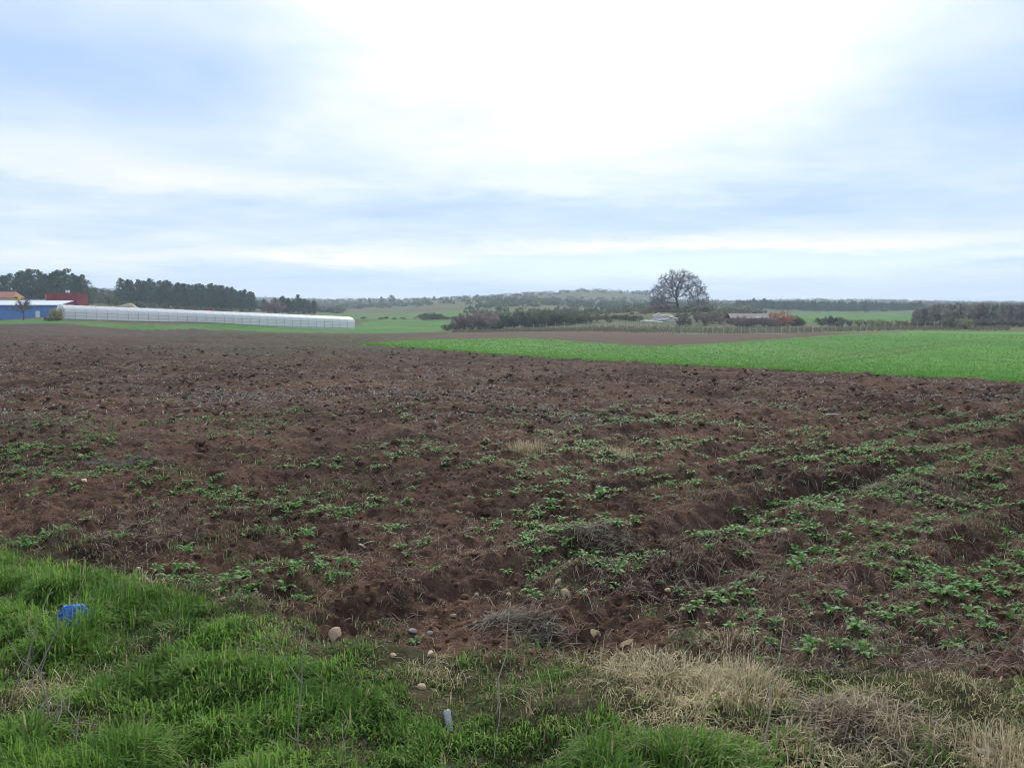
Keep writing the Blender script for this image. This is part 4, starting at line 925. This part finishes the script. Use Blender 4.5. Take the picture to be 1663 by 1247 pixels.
def zone(i):
    s0 = FN[0] * x[i] + FN[1] * y[i]
    if y[i] - yv(x[i]) < .9: return ('growing right beside the verge grass', 'beside the verge grass')
    if x[i] > -.3 and 4.7 < s0 < 6.0: return ('growing along the lip of the deep furrow', 'along the deep furrow')
    if x[i] > -.3 and 6.8 < s0 < 7.6: return ('growing on the ridge behind the deep furrow', 'on the ridge behind the furrow')
    if s0 <= 4.7: return ('growing on the soil between verge and deep furrow', 'between verge and furrow')
    return ('growing in the open flat ploughed soil', 'in the open soil')
LABW = ('big leafy green weed rosette growing in the ploughed soil', 'low green leafy weed rosette growing in the ploughed soil')
for rank, i in enumerate(order[:300]):
    loc = (x[i], y[i], z[i] - .006)
    if rank < 55:
        e = empty('weed_rosette', loc, rng.random() * 6.28); e.scale = (size[i] * .88,) * 3
        nl = 7 + int(rng.integers(4))
        for k in range(nl):
            o = link('leaf', LEAF[int(rng.integers(5))], None, e); sc = .65 + .45 * rng.random(); o.scale = (sc, sc * (.9 + .4 * rng.random()), sc); o.rotation_euler = (rng.normal() * .12, -(.08 + .6 * rng.random()), k * 2.4 + rng.normal() * .25)
        zl = zone(i); tag(e, 'big green weed rosette ' + zl[0], 'weed', 'big weed rosettes ' + zl[1])
    else:
        o = link('weed_rosette', ROS[rank % 8]); o.location = loc; o.scale = (size[i],) * 3; o.rotation_euler = (rng.normal() * .1, rng.normal() * .1, rng.random() * 6.28); zl = zone(i); tag(o, 'small green weed rosette ' + zl[0], 'weed', 'small weed rosettes ' + zl[1])
V = []; Fc = []; Cc = []; k = 0
for i in order[300:]:
    v, f = ROSN[int(rng.integers(8))]; a = rng.random() * 6.28; c, sn = math.cos(a), math.sin(a)
    V.append(np.c_[v[:, 0] * c - v[:, 1] * sn, v[:, 0] * sn + v[:, 1] * c, v[:, 2]] * size[i] + (x[i], y[i], z[i] - .005)); Fc.append(f + k); k += len(v)
    Cc.append(np.tile(mixc((.078, .165, .038), (.14, .25, .065), np.array([rng.random()])), (len(v), 1)))
me = mesh_np('small_weeds', np.concatenate(V), np.concatenate(Fc), col=np.concatenate(Cc), mat=M['weedfar'], smooth=True)
tag(link('small_weeds', me), 'smaller green weeds scattered over the ploughed soil', 'weeds', kind='stuff')

# --- stones
def stone_me(seed, mat, sq=.72):
    rg = np.random.default_rng(seed); import bmesh
    bm = bmesh.new(); bmesh.ops.create_icosphere(bm, subdivisions=3, radius=1)
    ks = [(rg.normal(size=3), rg.uniform(.45, .85)) for _ in range(11)]
    for v in bm.verts:
        p = np.array(v.co)
        for kd, off in ks:
            kd_ = kd / np.linalg.norm(kd); d_ = p @ kd_ - off
            if d_ > 0: p = p - kd_ * d_ * .85
        v.co = p * (1, .85, sq)
    me = bpy.data.meshes.new('stone'); bm.to_mesh(me); bm.free(); me.polygons.foreach_set('use_smooth', np.ones(len(me.polygons), bool)); me.materials.append(M[mat]); return me
STM = [stone_me(i, 'stone', .62 + .05 * i) for i in range(5)]; RKM = stone_me(9, 'rock', .7)
def stone(px, row, dia, label, group=None, me=None, name='stone'):
    p = hpt(px, row); r = dia / 2 / F * p[1]; o = link(name, me or STM[int(rng.integers(5))]); o.location = (p[0], p[1], p[2] + r * .25); o.scale = (r, r * .9, r * (.62 if dia > 30 else .9)); o.rotation_euler = (rng.normal() * .2, rng.normal() * .2, rng.random() * 6.28)
    return tag(o, label, 'stone', group)
stone(545, 1036, 36, 'large yellowish flat stone at the edge of the grass')
stone(686, 1117, 20, 'round yellowish stone lying in the green grass above the bottle')
stone(698, 1064, 18, 'rounded cream stone on the bare patch at the grass edge')
stone(670, 1026, 15, 'pale grey stone in the weedy edge of the soil', None, RKM); stone(698, 1029, 13, 'whitish pointed stone beside the pale grey one', None, RKM)
stone(907, 948, 19, 'yellowish knobbly stone at the foot of the deep furrow'); stone(920, 967, 24, 'largest yellow stone below the deep furrow'); stone(951, 961, 13, 'small round pale stone right of the yellow stones')
stone(350, 962, 17, 'pinkish stone topmost of the cluster near the grass edge'); stone(362, 974, 12, 'small stone just below the pinkish one')
stone(398, 972, 12, 'flat pale stone in the cluster near the grass edge'); stone(417, 963, 12, 'pinkish grey stone right of the flat pale one')
stone(1258, 851, 15, 'cream stone upper of the pair among dense weeds'); stone(1272, 863, 17, 'cream stone lower of the pair among dense weeds')
stone(1600, 1226, 42, 'grey rounded rock half buried in dry grass', None, RKM, 'rock'); stone(1417, 1166, 12, 'small pale stone on the brown straw heap')
for px, row, d_ in [(225, 925, 11), (137, 782, 13), (132, 741, 10), (598, 811, 10), (527, 826, 10), (238, 728, 8), (325, 662, 8), (735, 1001, 13), (775, 966, 11), (825, 966, 11), (638, 1066, 14), (865, 1047, 9), (1210, 905, 6), (1115, 975, 9), (1140, 986, 11), (1237, 992, 11), (1318, 997, 9),
                    (1150, 1014, 12), (1422, 1006, 7), (1518, 1025, 12), (1490, 1037, 9), (1550, 944, 7), (1612, 907, 6), (1585, 948, 7), (963, 872, 9), (1320, 846, 6), (1085, 960, 15), (1460, 1020, 6), (580, 926, 8), (671, 943, 8), (1395, 985, 7), (1200, 1080, 10), (820, 900, 7), (1050, 945, 8), (460, 985, 7)]:
    stone(px, row, d_, 'small pale stone lying on the ploughed soil', 'small pale stones on the soil')

# --- husks, sticks, stalks
def husk(px, row, L, label, lean):
    p = hpt(px, row); s = L / F * p[1]; mb = MB(); V = []; n = 7
    for i in range(n + 1):
        t_ = i / n; w_ = .28 * math.sin(math.pi * (.12 + .8 * t_)) * s; zz = s * (.75 * t_ - .2 * t_ * t_); xx = lean * s * (t_ * t_)
        V += [(xx - w_, -.25 * w_, zz), (xx - w_ * .4, .25 * w_, zz), (xx + w_ * .4, .25 * w_, zz), (xx + w_, -.25 * w_, zz)]
    mb.add(V, [(i * 4 + j, i * 4 + j + 1, i * 4 + j + 5, i * 4 + j + 4) for i in range(n) for j in range(3)]); o = mb.obj('dry_husk', M['husk'], None, True); o.location = (p[0], p[1], p[2] - .01); return tag(o, label, 'husk')
husk(969, 1034, 30, 'upright pale dry husk on the soil near the grass edge', -.25); husk(1012, 1050, 30, 'bent pale dry husk beside a small weed', .5); husk(1358, 914, 26, 'whitish dry husk among the dense weeds', .6); husk(1420, 1230, 16, 'short curled husk at the foot of the straw heap', .4)
def stalk(b, t_, dy, label, name='dry_stalk', w=.004, mat='stalk', kink=.03, twigs=0):
    p = hpt(*b); d_ = ray(*t_); d_ = d_ / d_[1]; yy = p[1] + dy; q = np.array([d_[0] * yy, yy, CAM_H + d_[2] * yy])
    p = p - np.array([0, 0, .03]); L = np.linalg.norm(q - p); pts = [p + (q - p) * k + rng.normal(size=3) * kink * L * (0 < k < 1) * .35 for k in (0, .2, .4, .6, .8, 1)]
    e = empty(name, p); mb = MB(); loc = [tuple(a - p) for a in pts]; mb.tube(loc, [w, w * .95, w * .85, w * .7, w * .55, w * .3], 5); st = mb.obj('stem', M[mat], e, True)
    for k in range(twigs):
        a = pts[1 + k % 4] - p; dd = (q - p) / L * .5 + rng.normal(size=3) * .55; e2 = a + dd * L * rng.uniform(.15, .32); m_ = (a + e2) / 2 + rng.normal(size=3) * L * .03
        MB().tube([tuple(a), tuple(m_), tuple(e2)], [w * .55, w * .45, w * .2], 4, False).obj('side_twig', M[mat], e, True)
    if not twigs: MB().tube([loc[-1], tuple(np.array(loc[-1]) + (q - p) * .03), tuple(np.array(loc[-1]) + (q - p) * .09)], [w * .9, w * 1.3, w * .2], 5).obj('seed_head', M[mat], e, True)
    return tag(e, label, 'stalk')
stalk((803, 1165), (827, 992), .12, 'tall pale dry stalk standing upright at the grass edge', w=.0055); stalk((812, 1160), (806, 1105), .05, 'short pale stalk at the foot of the tallest one', w=.004)
stalk((796, 1163), (932, 1078), .5, 'thin dry stalk leaning far over from the tall upright one', w=.005, kink=.02)
stalk((1236, 1240), (1272, 1022), .25, 'long curved whitish stalk rising through dry grass', w=.005, kink=.06); stalk((1315, 1240), (1316, 1150), .05, 'straight short pale stalk in the sparse grass'); stalk((1321, 1240), (1329, 1178), .05, 'short pale stalk leaning beside a straight one', w=.003)
stalk((478, 1240), (497, 1015), .2, 'tall brownish stalk in the lush grass', w=.0055, mat='twig', twigs=3); stalk((800, 1244), (812, 1150), .1, 'thin green grey stem below the tall pale stalk', w=.003)
stalk((12, 1140), (84, 955), .3, 'grey twiggy dead weed rising beside the blue bag', 'dead_weed', .006, 'twig', .05, 7); stalk((30, 1150), (140, 930), .5, 'thin grey dead weed leaning over the grass', 'dead_weed', .004, 'twig', .05, 5)
stalk((95, 1200), (60, 1075), .1, 'crooked grey dead weed with many twigs in the corner grass', 'dead_weed', .006, 'twig', .12, 9); stalk((140, 1215), (95, 1110), .1, 'low bristly dead weed in the corner grass', 'dead_weed', .005, 'twig', .12, 8)
stalk((1400, 1205), (1433, 1150), .1, 'short thick straw stalk leaning on the straw heap', w=.004); stalk((1580, 1195), (1625, 1155), .2, 'thin dry stalk leaning over dull grass near the rock', w=.003); stalk((1408, 1244), (1404, 1180), .05, 'thin greenish stem below the straw heap', w=.0025); stalk((1450, 1240), (1462, 1195), .05, 'short curved pale stem beside green tufts', w=.003); stalk((562, 1243), (556, 1180), .05, 'thin pale stem sticking out of lush grass', w=.003)
def stick(px, row, L, rz, label, w=.012, mat='stick'):
    p = hpt(px, row); s = L / F * p[1]; mb = MB(); mb.tube([(-s / 2, 0, .01), (-s / 6, s * .03, .025), (s / 5, -s * .02, .03), (s / 2, s * .03, .02)], [w * .7, w, w * .9, w * .45], 7); o = mb.obj('stick', M[mat], None, True); o.location = p; o.rotation_euler = (0, 0, rz); return tag(o, label, 'stick')
stick(586, 889, 30, -.9, 'thick pale broken stick on the ploughed soil'); stick(600, 884, 22, .5, 'thin pale stick crossing behind a thicker one', .006); stick(1352, 675, 32, .05, 'whitish stick lying far out on the soil', .03); stick(470, 748, 8, .3, 'tiny pale chip of wood among weeds', .012); stick(112, 1020, 16, .3, 'brown twig lying above the blue bag', .006, 'twig')

# heap of raked straw and dead tufts
def straw_tuft(px, row, r_, h_, n, label, name, cat='dry grass', flat=.5, c0=(.26, .21, .11), c1=(.58, .49, .31)):
    p = hpt(px, row); a = rng.random(n) * 6.28; rr = r_ * np.sqrt(rng.random(n)); X = rr * np.cos(a); Y = rr * np.sin(a)
    zz = H(X + p[0], Y + p[1]) - p[2]
    mnd = h_ * .45 * np.clip(1 - rr / r_, 0, 1) * rng.random(n)
    me = blades(np.c_[X, Y, zz - .01 + mnd * flat], np.where(rng.random(n) < .6, a + rng.normal(size=n) * .5, rng.random(n) * 6.28), h_ * (.5 + .7 * rng.random(n)), np.clip(flat + .25 * rng.normal(size=n), .05, 1.15), .0018 + .0016 * rng.random(n), mixc(c0, c1, rng.random(n)), name, 'straw')
    o = link(name, me); o.location = p; return tag(o, label, cat)
def straw_mat(px, row, rx, ry, hgt, n, label, name, cat='straw', c0=(.16, .12, .08), c1=(.42, .34, .23), L=.16):
    p = hpt(px, row); a = rng.random(n) * 6.28; rr = np.sqrt(rng.random(n)) * (1 + .25 * rng.normal(size=n)); X = rx * rr * np.cos(a); Y = ry * rr * np.sin(a)
    zb = H(X + p[0], Y + p[1]) - p[2]; zb = zb + hgt * np.clip(1 - rr, 0, 1) ** .7 * rng.random(n) * (1 + 1.2 * fbm(X + p[0], Y + p[1], .14, 2, 77))
    hd = .4 + rng.normal(size=n) * .7 + 3.1416 * (rng.random(n) < .5); ln = L * (.4 + .9 * rng.random(n)); w_ = .0016 + .0018 * rng.random(n); tl_ = rng.normal(size=n) * .28
    dx_, dy_ = np.cos(hd) * ln / 2, np.sin(hd) * ln / 2; sx, sy = -np.sin(hd) * w_, np.cos(hd) * w_
    za = np.maximum(zb - tl_ * ln, H(X + p[0] - dx_, Y + p[1] - dy_) - p[2] + .004); zc = np.maximum(zb + tl_ * ln, H(X + p[0] + dx_, Y + p[1] + dy_) - p[2] + .004); zm = np.maximum(zb, (za + zc) / 2) + .012 * rng.random(n)
    V = np.stack([np.c_[X - dx_ - sx, Y - dy_ - sy, za], np.c_[X - dx_ + sx, Y - dy_ + sy, za + w_], np.c_[X + sx, Y + sy, zm + w_], np.c_[X - sx, Y - sy, zm], np.c_[X + dx_, Y + dy_, zc]], 1).reshape(-1, 3); k = np.arange(n)[:, None] * 5
    o = link(name, mesh_np(name, V, k + np.array([[0, 1, 2, 3]]), k + np.array([[3, 2, 4]]), col=np.repeat(mixc(c0, c1, rng.random(n) ** 1.3), 5, 0), mat=M['straw'])); o.location = p; return tag(o, label, cat, kind='stuff')
straw_mat(1400, 1165, .42, .34, .10, 2600, 'flattened heap of brown raked straw on the verge', 'straw_heap')
straw_tuft(855, 735, .30, .24, 420, 'pale dry grass tuft standing alone in the ploughed field', 'dry_tuft', flat=.5); straw_tuft(1003, 738, .28, .16, 500, 'low dull dry tuft beside weeds in the field', 'dry_tuft', flat=.7)
straw_tuft(1090, 1105, .36, .16, 700, 'pale bleached grass clump on the verge edge', 'dry_tuft', flat=.8); straw_tuft(1215, 1120, .26, .20, 450, 'pale grass clump at the foot of the curved stalk', 'dry_tuft', flat=.5); straw_tuft(1640, 1240, .26, .18, 500, 'bleached grass clump beside the grey rock', 'dry_tuft', flat=.45)
straw_mat(850, 1020, .34, .16, .05, 600, 'matted grey straw on the soil ridge above the tall stalk', 'straw_mat', c0=(.15, .12, .09), c1=(.33, .28, .21)); straw_mat(180, 756, .6, .35, .05, 700, 'dark matted straw patch on the soil', 'straw_mat', c0=(.10, .085, .075), c1=(.22, .19, .165))
straw_tuft(1190, 1045, .26, .11, 240, 'yellowish grass tuft on the last soil ridge', 'dry_tuft', flat=.7); straw_mat(960, 870, .45, .22, .05, 600, 'matted dry grass on the ridge above the deep furrow', 'straw_mat', c0=(.14, .11, .08), c1=(.33, .28, .2)); straw_mat(1440, 790, .55, .25, .06, 700, 'dull dry grass on the ridge below the deep furrow', 'straw_mat', c0=(.16, .15, .09), c1=(.34, .31, .2))

# --- blue plastic bag
import bmesh
p = hpt(124, 1018); bm = bmesh.new(); bmesh.ops.create_icosphere(bm, subdivisions=5, radius=1)
for v in bm.verts:
    q = np.array(v.co); f = 1 + .40 * float(fbm(q[0] * 1.6 + q[2] * 1.3, q[1] * 1.6 + 4 - q[2], 1.0, 3, 900)) ; rdg = (.5 - abs(float(vnoise(q[0] * 2.6 + q[2] * 2 + 8, q[1] * 2.6 - q[2] * 2.3, 901)))) * .55 + abs(float(vnoise(q[0] * 6 - q[2] * 4, q[1] * 6 + q[2] * 5, 902))) * .95
    v.co = q * (f + rdg - .3) * (1.05, .75, .72)
me = bpy.data.meshes.new('plastic_bag'); bm.to_mesh(me); bm.free(); me.materials.append(M['bag']); me.polygons.foreach_set('use_smooth', np.ones(len(me.polygons), bool))
bo = empty('plastic_bag', (p[0], p[1], p[2] + .075)); o = link('crumpled_film', me, None, bo); o.scale = (.105,) * 3
mb = MB(); mb.add([(-.13, .01, .0), (-.10, -.035, .02), (-.065, -.02, .035), (-.06, .03, .03), (-.11, .045, .012), (-.09, .005, .035)], [(0, 1, 5), (1, 2, 5), (2, 3, 5), (3, 4, 5), (4, 0, 5)]); mb.obj('handle_flap', M['bag'], bo)
tag(bo, 'crumpled blue plastic bag lying in the green grass', 'plastic bag')
# --- plastic bottle, neck down in the grass
p = hpt(733, 1190); bt = empty('plastic_bottle', (p[0], p[1], p[2] + .02)); R_ = .034; prof_ = [(0.0, .0), (.012, .0), (.014, .03), (.018, .045), (.030, .075), (R_, .095)]
for k in range(6): z0 = .105 + k * .019; prof_ += [(R_ * .82, z0), (R_, z0 + .006), (R_, z0 + .012)]
prof_ += [(R_, .235), (R_ * .93, .247), (R_ * .6, .250), (.0, .243)]
mb = MB(); ns = 20; V = [(r_ * math.cos(2 * math.pi * j / ns), r_ * math.sin(2 * math.pi * j / ns), z_) for r_, z_ in prof_ for j in range(ns)]
mb.add(V, [(i * ns + j, i * ns + (j + 1) % ns, (i + 1) * ns + (j + 1) % ns, (i + 1) * ns + j) for i in range(len(prof_) - 1) for j in range(ns)])
mb.obj('body', M['bottle'], bt, True); MB().tube([(0, 0, -.012), (0, 0, .012)], .0155, 16).obj('cap', M['cap'], bt, True)
bt.scale = (.66, .66, .66); bt.location.z -= .055; bt.rotation_euler = (R(-42), R(-16), 0); tag(bt, 'clear ribbed plastic bottle standing neck down in the grass', 'bottle')
